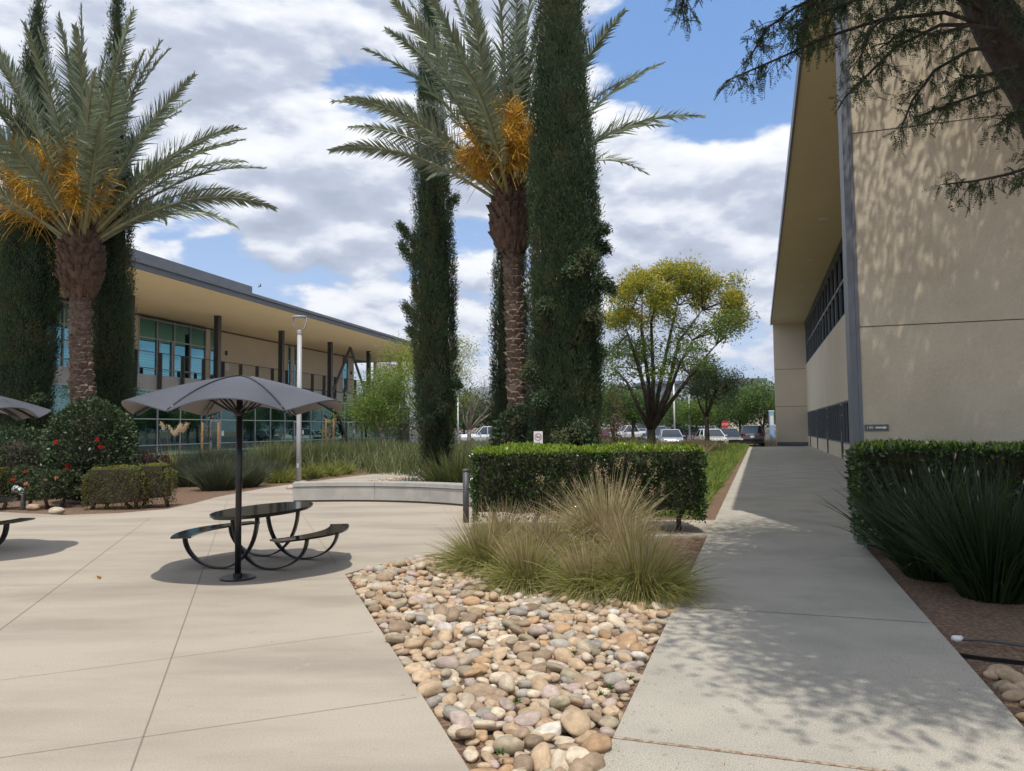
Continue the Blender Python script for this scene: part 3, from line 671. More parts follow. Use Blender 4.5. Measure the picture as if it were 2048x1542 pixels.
def stone_stuff_mat():
    m, t, o = newmat('stones_mixed'); g = nd(t, 'ShaderNodeNewGeometry'); tcn = nd(t, 'ShaderNodeTexCoord')
    r = nd(t, 'ShaderNodeValToRGB', i_0=g.outputs['Random Per Island']); r.color_ramp.interpolation = 'CONSTANT'; el = r.color_ramp.elements
    acc = 0; first = True
    for k in stone_cols:
        if first: el[0].position = 0; el[0].color = stone_cols[k] + (1,); first = False
        else: q = el.new(acc); q.color = stone_cols[k] + (1,)
        acc += stone_w[k]
    el[len(el) - 1].color = stone_cols['white'] + (1,)
    n2 = nd(t, 'ShaderNodeTexNoise', i_Vector=tcn.outputs['Object'], i_Scale=34.0, i_Detail=6.0, i_Roughness=.7)
    c = vmth(t, 'SCALE', r.outputs[0], None, smooth(t, n2.outputs[0], .3, .7, .78, 1.2)).outputs[0]
    bs = nd(t, 'ShaderNodeBsdfPrincipled', i_Base_Color=c, i_Roughness=.75); t.links.new(bs.outputs[0], o.inputs[0]); return m
def ico(sub):
    import bmesh
    bm = bmesh.new(); bmesh.ops.create_icosphere(bm, subdivisions=sub, radius=1.0)
    V = np.array([v.co for v in bm.verts]); F = np.array([[v.index for v in f.verts] for f in bm.faces]); bm.free(); return V, F
def stone_shape(V, seed):
    r = np.random.default_rng(seed); p = 2.0 + r.uniform(0.1, 0.7)
    W = np.sign(V) * np.abs(V); nrm = (np.abs(W) ** p).sum(1) ** (1 / p); W = W / nrm[:, None]
    o = Vector(r.uniform(-50, 50, 3)); d = np.array([mnoise.noise(Vector(v) * .9 + o) for v in V])
    W = W * (1 + .20 * d)[:, None]
    W[:, 0] *= 1 + .16 * r.uniform(-1, 1) * W[:, 1]; return W * (1 + .05 * np.array([mnoise.noise(Vector(v) * 2.6 + o) for v in V]))[:, None]
VI3, FI3 = ico(3); VI2, FI2 = ico(2)
svar3 = [stone_shape(VI3, i) for i in range(14)]; svar2 = [stone_shape(VI2, i) for i in range(14)]
def inpoly(p, poly):
    x, y = p; c = False; n = len(poly); j = n - 1
    for i in range(n):
        xi, yi = poly[i]; xj, yj = poly[j]
        if (yi > y) != (yj > y) and x < (xj - xi) * (y - yi) / (yj - yi) + xi: c = not c
        j = i
    return c
def pack(poly, seed, tries, rmin, rmax, ov, zbase):
    r = np.random.default_rng(seed); xs = [p[0] for p in poly]; ys = [p[1] for p in poly]; C = np.zeros((6000, 3)); n = 0
    for k in range(tries):
        f = k / tries; a = rmin + (rmax - rmin) * (r.random() ** 1.5) * (1 - .55 * f)
        p = (r.uniform(min(xs), max(xs)), r.uniform(min(ys), max(ys)))
        if not inpoly(p, poly): continue
        if n and (np.hypot(C[:n, 0] - p[0], C[:n, 1] - p[1]) < (C[:n, 2] + a) * ov).any(): continue
        C[n] = (p[0], p[1], a); n += 1
        if n >= 5999: break
    return [(c[0], c[1], zbase, c[2]) for c in C[:n]]
q0 = e0 + ed * 1.3
bedpoly = [(q0.x + .06, q0.y), (e0.x + .055, e0.y), (e1.x + .055, e1.y - .045), gx(725, 1142), gx(770, 1131), gx(820, 1121), gx(880, 1110), gx(965, 1140), gx(1110, 1172), gx(1330, 1200)] + \
          [(p.x, p.y) for p in (RB(7.2, -.825), RB(2.3, -.825))]
stones = pack(bedpoly, 3, 30000, .030, .092, .74, -.03)
st2 = pack(bedpoly, 5, 700, .04, .088, .9, .010); stones += st2
rbed = [(p.x, p.y) for p in (RB(3.2, 1.40), RB(5.85, 1.40), RB(5.6, 3.4), RB(3.2, 3.4))]
rstones = pack(rbed, 9, 5000, .055, .10, .82, -.03)
cobedge = [gx(735, 961), gx(838, 953.5), gx(925, 948), gx(925, 966), gx(830, 966)]
bstones = pack(cobedge, 11, 2500, .05, .10, .85, -.03)
def vis(st):
    p = CR.inverted() @ Vector((st[0], st[1], 0 - CAM_H)); x = 1024 - F_PX * p.x / p.z * -1 * -1; y = 771 + F_PX * p.y / p.z
    x = 1024 + F_PX * p.x / -p.z
    return -40 < x < 2088 and y < 1590
allst = [(s, 0) for s in stones if vis(s)] + [(s, 1) for s in rstones if vis(s)]
allst.sort(key=lambda q: -q[0][3] / math.hypot(q[0][0], q[0][1]))
inds, rest = allst[:290], [q[0] for q in allst[290:]] + [s for s in stones + rstones if not vis(s)]
keys = list(stone_cols); ws = np.array([stone_w[k] for k in keys]); ws = ws / ws.sum()
rs = np.random.default_rng(21)
meshes = {}
for i, ((x, y, z, a), side) in enumerate(inds):
    k = keys[rs.choice(len(keys), p=ws)]; vi = int(rs.integers(14))
    if (k, vi) not in meshes:
        b = MB(); b.add(svar3[vi], FI3); o = b.build('cobble', SM[k], None, True); meshes[(k, vi)] = o.data
    else:
        o = bpy.data.objects.new('cobble', meshes[(k, vi)]); COL.objects.link(o)
    c = a * rs.uniform(.38, .66); o.scale = (a * rs.uniform(1.0, 1.32), a * rs.uniform(.72, 1.0), c)
    o.rotation_euler = (rs.normal() * .25, rs.normal() * .25, rs.uniform(0, 6.28)); o.location = (x, y, z + c * .55)
    cn = {'pale': 'pale cream', 'pink': 'pinkish', 'olive': 'olive grey', 'brown': 'dark brown', 'orange': 'rusty orange', 'white': 'whitish'}.get(k, k)
    if side == 0: tag(o, f'smooth {cn} cobble lying in the stone bed between plaza and walkway', 'cobble', f'{cn} cobbles in the bed between plaza and walkway')
    else: tag(o, f'smooth {cn} cobble beside the right edge of the walkway', 'cobble', f'{cn} cobbles right of the walkway')
def stuff_stones(lst, name, label):
    b = MB(); r = np.random.default_rng(len(lst))
    for (x, y, z, a) in lst:
        c = a * r.uniform(.42, .66); e = Matrix.Rotation(r.uniform(0, 6.28), 3, 'Z') @ Matrix.Rotation(r.normal() * .17, 3, 'X')
        W = svar2[int(r.integers(14))] * np.array((a * r.uniform(1, 1.22), a * r.uniform(.74, .95), c))
        b.add(W @ np.array(e).T + np.array((x, y, z + c * .62)), FI2)
    o = b.build(name, stone_stuff_mat(), None, True); tag(o, label, 'cobbles', None, 'stuff')
stuff_stones(rest, 'cobble_bed', 'bed of many small smooth river cobbles filling the wedge in front of the grasses')
stuff_stones(bstones, 'cobble_strip', 'narrow strip of pale cobbles behind the seat wall')
# loose rocks
def rock(p, a, label, k='tan'):
    b = MB(); b.add(svar3[int(rs.integers(14))], FI3); o = b.build('rock', SM[k], None, True); o.location = (p.x, p.y, a * .3); o.scale = (a, a * .8, a * .55); tag(o, label, 'rock')
rock(G(606, 969), .13, 'small tan rock at the foot of the lamp post'); rock(G(582, 978), .13, 'small rock at the left end of the seat wall', 'pink')
rock(G(66, 1018), .14, 'tan rock beside the garden floodlight'); rock(G(113, 1027), .16, 'flat pale rock in the mulch by the plaza edge', 'pale')
# edging, pipe and litter right of the walkway
b = MB(); pts = [G(1893, 1302), G(1960, 1312), G(2048, 1322), G(2160, 1336)]; b.bar([p - UP * .026 for p in pts], UP, .05, .012); tag(b.build('garden_edging', M['black']), 'black plastic edging strip between the bark and cobbles', 'edging')
b = MB(); pts = [G(1922, 1283), G(1965, 1284), G(2010, 1290), G(2080, 1300)]; b.tube([p + UP * .015 for p in pts], .011, 8); tag(b.build('drip_pipe', M['steel'], None, True), 'thin dark irrigation pipe lying on the bark', 'pipe')
b = MB(); pts = [G(1906, 1281), G(1913, 1283), G(1923, 1282)]; b.tube([p + UP * .02 for p in pts], [.02, .026, .022], 8); tag(b.build('pipe_cap', M['white'], None, True), 'small white plastic cap lying on the dark bark', 'pipe cap')
b = MB(); b.leaves([tuple(G(186, 1156) + UP * .006), tuple(G(194, 1157) + UP * .008)], [(1, .2, .15), (.6, -.5, .2)], .11, .06); tag(b.build('fallen_leaf', pmat('dry_leaf', (.42, .27, .13), .7)), 'dry tan leaf lying alone on the plaza', 'leaf')

# fallen leaf bits and twigs on the paving and mulch, weeds between the cobbles
r = np.random.default_rng(71); P = []
for k in range(2600):
    f = r.random()
    if f < .55: s_, n_ = r.uniform(1.5, 11), r.uniform(-.78, 1.31); z = .004
    elif f < .8: s_, n_ = r.uniform(1.5, 10), r.choice((-.74, 1.28)) + r.normal() * .05; z = .004
    else: s_, n_ = r.uniform(3, 10), r.uniform(1.4, 4.5); z = -.022
    q = RB(s_, n_, z); P.append(tuple(q))
for k in range(500): P.append((r.uniform(-8, -.4), r.uniform(4, 16), .004))
P = np.array(P); n = len(P); a = r.uniform(0, 6.28, n); D = np.stack([np.cos(a), np.sin(a), r.uniform(0, .18, n)], 1)
keep = np.array([p[2] < .001 or inpoly((p[0], p[1]), plaza) or -.785 < (p[:3] @ np.array(NR)) < 1.32 for p in P])
b = MB(); L_ = r.uniform(.008, .030, n); b.leaves(P[keep], D[keep], L_[keep], L_[keep] * r.uniform(.05, .18, n)[keep], 0, rg=r, S=np.cross(D[keep], np.tile((0, 0, 1.), (keep.sum(), 1))))
tag(b.build('leaf_litter', leafmat('litter', [(.20, .12, .06), (.12, .08, .05), (.28, .19, .10), (.09, .07, .05)], .8, .1)), 'tiny dry leaf bits scattered over the walkway and plaza', 'leaf litter', None, 'stuff')
for i, (px, py) in enumerate([(1222, 1395), (1035, 1421), (1262, 1374), (1003, 1528), (1150, 1322), (1200, 1408)]):
    c = G(px, py); b = MB(); m = 26; D = r.normal(size=(m, 3)) * np.array((1, 1, .5)) + np.array((0, 0, .8)); b.leaves(np.tile(tuple(c + UP * .05), (m, 1)), D, r.uniform(.015, .04, m), .010, 0, rg=r)
    tag(b.build('weed', leafmat('weed_leaf', [(.06, .12, .03), (.09, .16, .04)], .5, .3) if i == 0 else bpy.data.materials['weed_leaf']), 'tiny green weed growing between the cobbles', 'weed', 'weeds between the cobbles')
# ---------------------------------------------------------------- date palms
M['bark_palm'] = pmat('palm_bark', (0.205, 0.15, 0.112), 0.9, col2=(0.105, 0.072, 0.053), ns=9, nd_=5, bump=.6, bs=40, fine=.25, fs=60)
M['boot'] = pmat('palm_boot', (0.14, 0.085, 0.055), 0.9, col2=(0.075, 0.045, 0.032), ns=7, nd_=5, bump=.6, bs=35, fine=.25, fs=50)
M['frond'] = leafmat('palm_leaflet', [(.145, .185, .105), (.185, .225, .135), (.25, .285, .19), (.16, .205, .115)], .34, .2, spec=.55)
M['rachis'] = pmat('rachis', (.27, .28, .16), .5, col2=(.22, .20, .10), ns=2)
M['flower'] = leafmat('date_strands', [(.66, .39, .04), (.76, .50, .08), (.56, .30, .03), (.70, .46, .11)], .5, .2)
M['spathe'] = pmat('spathe', (.22, .11, .05), .7)
def rings(mb, pts, rads, wid, tall, out, tilt, rowgap, mi=0, r=None, jit=.15):
    """leaf-base scales in a spiral round a trunk: pts/rads = axis and radius"""
    zs = [p.z for p in pts]; z = zs[0]; row = 0
    while z < zs[-1]:
        c = Vector((np.interp(z, zs, [p.x for p in pts]), np.interp(z, zs, [p.y for p in pts]), z)); R = float(np.interp(z, zs, rads)); rg_ = rowgap(z)
        w_ = wid(z); n_ = max(7, int(2 * math.pi * R / w_))
        for k in range(n_):
            a = 2 * math.pi * (k + .5 * (row % 2)) / n_ + r.normal() * .03; d = np.array((math.cos(a), math.sin(a), 0)); s_ = np.array((-math.sin(a), math.cos(a), 0)); u = np.array((0, 0, 1.))
            h = tall(z) * (1 + jit * r.normal()); o_ = out(z) * (1 + jit * r.normal()); w2 = w_ * .56; zc = z + r.normal() * rg_ * .12
            B = np.array(c) * np.array((1, 1, 0)) + u * zc
            tip = B + d * (R + o_) + u * (h * .55 + tilt(z) * .5)
            V = [B + d * (R * .97) - u * h * .5, B + d * R * .96 + s_ * w2 + u * h * .05, B + d * R * .96 - s_ * w2 + u * h * .05, tip + s_ * w2 * .55, tip - s_ * w2 * .55, B + d * (R * .9) + u * h * .95 + s_ * w2 * .5, B + d * (R * .9) + u * h * .95 - s_ * w2 * .5]
            mb.add(V, [(0, 1, 3), (0, 3, 4), (0, 4, 2), (1, 5, 3), (2, 4, 6), (3, 5, 6, 4)], mi)
        z += rg_; row += 1
def frond(base, az, e0, length, bend, twist, r, npair=92):
    """returns rachis tube and leaflets of one frond"""
    N = 22; ts = np.linspace(0, 1, N); P = [Vector(base)]; e = R_(e0); h = Vector((math.cos(az), math.sin(az), 0)); sd = Vector((-math.sin(az), math.cos(az), 0)); tg = []
    sway = r.normal() * .12
    for i in range(N):
        t = ts[i]; ee = e - R_(bend) * t ** 1.7; d = (h * math.cos(ee) + UP * math.sin(ee) + sd * sway * t).normalized(); tg.append(d)
        if i < N - 1: P.append(P[-1] + d * (length / (N - 1)))
    b = MB(); b.tube(P, [.052 * (1 - .86 * t ** .7) + .004 for t in ts], 6, 0)
    pa = np.array([tuple(p) for p in P]); ta = np.array([tuple(d) for d in tg])
    q = np.linspace(.17, .995, npair); pos = np.stack([np.interp(q, ts, pa[:, k]) for k in range(3)], 1); tan = np.stack([np.interp(q, ts, ta[:, k]) for k in range(3)], 1)
    tan /= np.linalg.norm(tan, axis=1, keepdims=True)
    side0 = np.array(sd); tw = twist * (.35 + .75 * q)
    nrm = np.cross(tan, side0[None]); nrm /= np.linalg.norm(nrm, axis=1, keepdims=True); nrm *= np.sign(nrm[:, 2:3].sum() or 1); sdv = np.cross(nrm, tan)
    sdv2 = sdv * np.cos(tw)[:, None] + nrm * np.sin(tw)[:, None]; nrm2 = -sdv * np.sin(tw)[:, None] + nrm * np.cos(tw)[:, None]
    prof = np.minimum(1, .35 + 2.2 * (q - .15)) * np.maximum(.22, 1 - .85 * np.maximum(0, (q - .45) / .55) ** 1.6)
    for s_ in (-1, 1):
        fwd = .55 + .75 * q; n = npair
        D = tan * fwd[:, None] + sdv2 * s_ * (1.0 - .25 * q)[:, None] + nrm2 * (.40 + .28 * r.normal(size=n))[:, None] + r.normal(size=(n, 3)) * .075
        L = .66 * prof * r.uniform(.85, 1.1, n) * (length / 5.0)
        S = np.cross(D, nrm2 + sdv2 * s_ * .6 + r.normal(size=(n, 3)) * .25)
        b.blades(pos, D, L, .044, r.uniform(.03, .16, n), 2, 1, r, tipw=.12, S=S)
    return b
def palm(root_xy, trunk, ball, label, nfr, seed, flowers, skip=None):
    r = np.random.default_rng(seed); root = empty('date_palm', (root_xy[0], root_xy[1], 0), label, 'palm tree', 'date palms standing between cypresses')
    pts = [Vector(p) for p, _ in trunk]; rad = [q for _, q in trunk]
    b = MB(); b.tube(pts, [q * .95 for q in rad], 18); rings(b, pts, rad, lambda z: .27, lambda z: .21, lambda z: .095, lambda z: .05, lambda z: .155, 0, r, .22)
    tr = b.build('trunk', M['bark_palm'], root)
    bp = [Vector(p) for p, _ in ball]; brd = [q for _, q in ball]
    b = MB(); b.tube(bp, [q * .9 for q in brd], 18); rings(b, bp, brd, lambda z: .17, lambda z: .24, lambda z: .11, lambda z: .20, lambda z: .10, 0, r, .38)
    b.build('boot_crown', M['boot'], root)
    top = bp[-1] - UP * .25
    for i in range(nfr):
        f = (i + .5) / nfr; az = i * 2.39996 + r.normal() * .15
        if skip and f > .12 and abs((math.degrees(az) - skip[0] + 180) % 360 - 180) < skip[1]: continue
        e0 = 87 - 50 * f ** .85 + r.normal() * 4; L = (4.9 + .7 * r.random()) * (1.06 - .1 * f); bend = 16 + 40 * f ** 1.1 + r.normal() * 8
        base = top + Vector((math.cos(az), math.sin(az), 0)) * (.10 + .30 * f) + UP * (.5 - .55 * f)
        frond(base, az, e0, L, bend, (1 if r.random() < .5 else -1) * abs(.75 + r.normal() * .4), r).build('frond', [M['rachis'], M['frond']], root)
    for (dx, dy, dz, sp) in flowers:
        end = top + Vector((dx * 1.2, dy * 1.2 - .25, dz * 1.02)); st = top + Vector((dx, dy, 0)).normalized() * .2
        b = MB(); b.tube([st, st.lerp(end, .5) + UP * .15, end], [.03, .022, .012], 6, 1)
        n = 380; ax = (end - st).normalized(); k = r.random(n); P = np.array(st.lerp(end, .45))[None] + np.outer(k, np.array(end - st) * .60) + r.normal(size=(n, 3)) * .10
        D = np.array(ax)[None] * .55 + r.normal(size=(n, 3)) * .50 + np.array((0, 0, .25))
        b.blades(P, D, r.uniform(.35, .85, n) * sp, 0.02, r.uniform(.15, .75, n), 4, 0, r, tipw=.5)
        b.build('flower_cluster', [M['flower'], M['spathe']], root)
    return loc_parts(root)
def A3(px, py, Y): p = AT(px, py, Y); return (p.x, p.y, p.z)
LY = 20.0
palm((A3(168, 900, LY)[0], LY), [((A3(170, 960, LY)[0], LY, -.03), .27), (A3(165, 800, LY), .245), (A3(160, 680, LY), .205), (A3(160, 580, LY), .195)],
     [(A3(160, 592, LY), .33), (A3(161, 560, LY), .49), (A3(162, 520, LY), .47), (A3(164, 485, LY), .38), (A3(164, 462, LY), .30)],
     'date palm with orange flower strands at the left, its trunk rising behind the round shrub', 60, 12,
     [(-1.15, -.5, 1.55, 1.15), (-.75, -.8, 2.0, 1.0), (-.15, -.95, 1.75, 1.0), (.45, -.7, 2.0, 1.05), (.75, -.5, 1.5, 1.0), (-1.5, -.1, 1.0, 1.1), (.1, .7, 2.0, 1.0), (-.5, -.9, 1.2, .9), (.55, -.9, 1.2, .9), (-1.0, .4, 1.8, 1.0)])
MY = 19.6
palm((A3(1042, 900, MY)[0], MY), [((A3(1044, 940, MY)[0], MY, -.03), .235), (A3(1036, 810, MY), .215), (A3(1030, 650, MY), .19), (A3(1024, 490, MY), .18)],
     [(A3(1023, 500, MY), .36), (A3(1021, 470, MY), .50), (A3(1020, 435, MY), .47), (A3(1021, 402, MY), .38), (A3(1022, 380, MY), .30)],
     'date palm with orange flower strands in the middle, its trunk beside the widest cypress', 54, 31,
     [(-.75, -.7, 1.35, 1.0), (-.35, -.8, 1.9, 1.0), (.1, -.8, 1.8, 1.0), (.4, -.7, 1.2, .95), (-.9, -.3, 1.0, .9), (-.1, -.9, 1.2, .95), (.4, .6, 1.6, 1.0)], (-50, 33))

# ---------------------------------------------------------------- cypresses
M['cypress'] = leafmat('cypress_leaf', [(.036, .066, .032), (.055, .094, .042), (.080, .122, .056), (.044, .076, .040)], .55, .12, clump=(.098, .112, .05), cs=1.3, spec=.25)
M['cyp_core'] = pmat('cypress_dark_core', (.012, .018, .008), .95, col2=(.018, .016, .009), ns=5)  # near black for the solid core inside the column
M['bark'] = pmat('tree_bark', (.11, .085, .065), .9, col2=(.065, .05, .04), ns=8, nd_=6, bump=.8, bs=30, stretch=(1, 1, .25))
def cypress(px, pybase, Y, H, prof, label, seed, dens=105, stray=(), lean=0.0, scl=1.0):
    """prof: list of (height, radius)"""
    r = np.random.default_rng(seed); p0 = AT(px, 857, Y); root = empty('cypress', (p0.x, Y, 0), label, 'cypress tree', 'tall columnar cypresses')
    hz_ = [q[0] for q in prof]; rr = [q[1] for q in prof]
    R = lambda z: np.interp(z, hz_, rr) * .87
    area = 2 * math.pi * np.mean([R(z) for z in np.linspace(hz_[0], H, 40)]) * H; n = int(area * dens * .62)
    zz = np.linspace(hz_[0], H, 400); cdf = np.cumsum(R(zz) + .05); cdf /= cdf[-1]
    z = np.interp(r.random(n), cdf, zz); th = r.uniform(0, 2 * math.pi, n); off = r.uniform(0, 99)
    dn = np.array([mnoise.noise(Vector((math.cos(a) * 1.5 + off, math.sin(a) * 1.5, q * .55))) * .7 + mnoise.noise(Vector((math.cos(a) * 5 + off, math.sin(a) * 5, q * 1.1))) * .5 for a, q in zip(th, z)])
    rad = R(z) * (1.0 + .24 * dn) - np.abs(r.normal(size=n)) * .05 - .04
    out = np.stack([np.cos(th), np.sin(th), np.zeros(n)], 1); tan_ = np.stack([-np.sin(th), np.cos(th), np.zeros(n)], 1)
    P = out * rad[:, None] + np.stack([lean * z / H, 0 * z, z], 1)
    A = out * (.16 + .20 * np.maximum(0, dn) + .06 * r.normal(size=n))[:, None] + np.array((0, 0, 1.0)) + tan_ * (r.normal(size=n) * .16)[:, None]
    PL = r.uniform(.30, .75, n) * scl * np.minimum(1, R(z) / .45 + .25)
    b = MB(); NL_ = 46
    for k in range(NL_):
        t = r.random(n) ** .85; w = (.020 + .060 * (1 - t) ** .7) * r.uniform(.5, 1.4, n)
        side = r.normal(size=(n, 3)) * w[:, None]
        D = A * 1.0 + side / w[:, None] * .26 + out * .10
        sz = r.uniform(.05, .12, n) * (1.1 - .4 * t); b.leaves(P + A * (PL * t)[:, None] + side, D, sz, sz * .24, 0, rg=r)
    for (sz_, sa, sl, drp) in stray:          # branches that stand out of the column
        a = R_(sa); d = np.array((math.cos(a), math.sin(a), 0)); m = int(240 * sl); t = r.random(m) ** .8
        base = d * (R(sz_) * .9) + np.array((lean * sz_ / H, 0, sz_))
        Q = base[None] + np.outer(t * sl, d * .55) + np.outer(t * sl * (1 - drp * t), (0, 0, .85)) + r.normal(size=(m, 3)) * (.10 * (1.1 - t))[:, None]
        for k in range(9):
            sz = r.uniform(.05, .12, m); b.leaves(Q + r.normal(size=(m, 3)) * .07, d[None] * .5 + np.array((0, 0, .7 - drp)) + r.normal(size=(m, 3)) * .4, sz, sz * .26, 0, rg=r)
    b.build('foliage', M['cypress'], root)
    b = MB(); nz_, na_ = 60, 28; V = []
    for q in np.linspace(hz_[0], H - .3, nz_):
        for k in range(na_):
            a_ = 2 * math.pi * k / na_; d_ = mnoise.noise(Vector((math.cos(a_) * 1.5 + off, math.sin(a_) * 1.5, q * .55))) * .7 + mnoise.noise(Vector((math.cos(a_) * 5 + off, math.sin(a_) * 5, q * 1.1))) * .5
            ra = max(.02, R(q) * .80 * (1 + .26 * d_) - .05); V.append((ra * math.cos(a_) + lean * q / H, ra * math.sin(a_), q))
    b.add(V, [(i * na_ + k, i * na_ + (k + 1) % na_, (i + 1) * na_ + (k + 1) % na_, (i + 1) * na_ + k) for i in range(nz_ - 1) for k in range(na_)]); b.build('blocking_core', M['cyp_core'], root, True)  # solid dark core added inside the foliage to block light
    b = MB(); b.tube([(0, 0, -.05), (0, 0, hz_[0] + .6)], [.17, .13], 10); b.build('trunk', M['bark'], root, True)
    if lean: pass
    return root
cypress(1132, 880, 18.0, 17.5, [(.25, .70), (1.2, .86), (4.8, .92), (7.2, .86), (9.7, .71), (12.1, .55), (15, .3), (17.5, .03)], 'widest tall cypress with a shaggy front, right of the middle palm', 5, 125,
        [(5.6, -60, .7, 1.0), (5.0, -20, .9, 1.1), (4.4, -120, .8, 1.0), (6.0, 5, .7, .9), (1.3, -100, .8, 1.1), (1.1, -60, .7, 1.0), (2.9, -150, .8, 1.0), (6.4, -10, .6, .8), (3.4, 0, .4, .8), (5.3, -80, .8, 1.1), (4.2, -50, .7, 1.0), (2.2, -130, .7, .9), (1.6, -75, .8, 1.2)])
cypress(874, 960, 24.0, 19.0, [(.15, .35), (.6, .52), (2.5, .72), (6.0, .76), (9, .64), (12, .46), (15.6, .33), (18, .14), (19, .02)], 'slim tall cypress behind the seat wall with stray side branches', 8, 85,
        [(7.6, 190, 1.0, .1), (7.0, 185, .9, .0), (5.2, 180, .7, .1), (4.6, 176, .5, .2), (9.0, 0, .5, .2), (2.2, -70, .7, 1.0), (1.8, -100, .8, 1.1), (3.0, -30, .6, .9)], lean=-.25)
cypress(36, 985, 20.4, 14.3, [(.1, .62), (1.0, .76), (3.5, .84), (6, .80), (8.5, .55), (11, .38), (13, .22), (14.3, .02)], 'broad dark cypress at the left edge, left of the palm trunk', 14, 95, [(1.2, -60, .8, .9), (2.4, -30, .6, .7), (5.0, 0, .5, .5)], lean=.25)
cypress(222, 960, 21.6, 16.2, [(.1, .45), (1.2, .56), (4, .60), (6.5, .54), (9, .36), (12.5, .26), (15, .12), (16.2, .02)], 'narrow dark cypress just right of the left palm', 17, 80, lean=-.1)
cypress(1024, 900, 23.0, 9.8, [(.1, .5), (1.2, .62), (4, .63), (6.5, .55), (8.5, .32), (9.8, .02)], 'dark cypress half hidden straight behind the middle palm trunk', 23, 75)
# ---------------------------------------------------------------- shrubs and hedges
M['hedge'] = leafmat('hedge_leaf', [(.026, .060, .014), (.048, .095, .02), (.085, .15, .03), (.034, .07, .017)], .26, .2, spec=.8)
M['hedge_tip'] = leafmat('hedge_top_leaf', [(.22, .32, .03), (.28, .37, .04), (.17, .27, .03)], .32, .3, spec=.5)  # brighter leaf colour for the top of the hedge
M['camellia'] = leafmat('shrub_leaf', [(.032, .056, .022), (.05, .085, .034), (.075, .115, .05), (.045, .07, .03)], .42, .15, spec=.4)
M['boxwood'] = leafmat('box_leaf', [(.13, .145, .028), (.17, .18, .04), (.10, .12, .03), (.16, .125, .04)], .5, .25, clump=(.13, .085, .04), cs=2.2)
M['boxtip'] = leafmat('box_new_leaf', [(.26, .26, .04), (.21, .23, .04)], .5, .3)
M['rose'] = leafmat('rose_leaf', [(.05, .075, .03), (.075, .10, .04), (.04, .06, .03)], .45, .2)
M['petal'] = leafmat('red_petal', [(.60, .03, .03), (.70, .06, .05), (.50, .02, .03)], .5, .3)
M['petal_pink'] = leafmat('salmon_petal', [(.75, .30, .20), (.70, .40, .30)], .5, .3)
M['twig'] = pmat('twigs', (.045, .035, .022), .95, col2=(.025, .02, .014), ns=7)
def surf_box(r, n, lx, ly, z0, z1, top=.35, rough=.05):
    """points and outward directions on the sides and top of a clipped hedge"""
    P = np.zeros((n, 3)); D = np.zeros((n, 3)); f = r.random(n); per = 2 * (lx + ly); sa = per * (z1 - z0); ta = lx * ly; tf = ta / (ta + sa)
    for i in range(n):
        if f[i] < tf:
            P[i] = (r.uniform(-lx / 2, lx / 2), r.uniform(-ly / 2, ly / 2), z1); D[i] = (0, 0, 1)
        else:
            q = r.uniform(0, per); z = r.uniform(z0, z1)
            if q < lx: P[i] = (q - lx / 2, -ly / 2, z); D[i] = (0, -1, 0)
            elif q < lx + ly: P[i] = (lx / 2, q - lx - ly / 2, z); D[i] = (1, 0, 0)
            elif q < 2 * lx + ly: P[i] = (q - lx - ly - lx / 2, ly / 2, z); D[i] = (0, 1, 0)
            else: P[i] = (-lx / 2, q - 2 * lx - ly - ly / 2, z); D[i] = (-1, 0, 0)
    return P, D
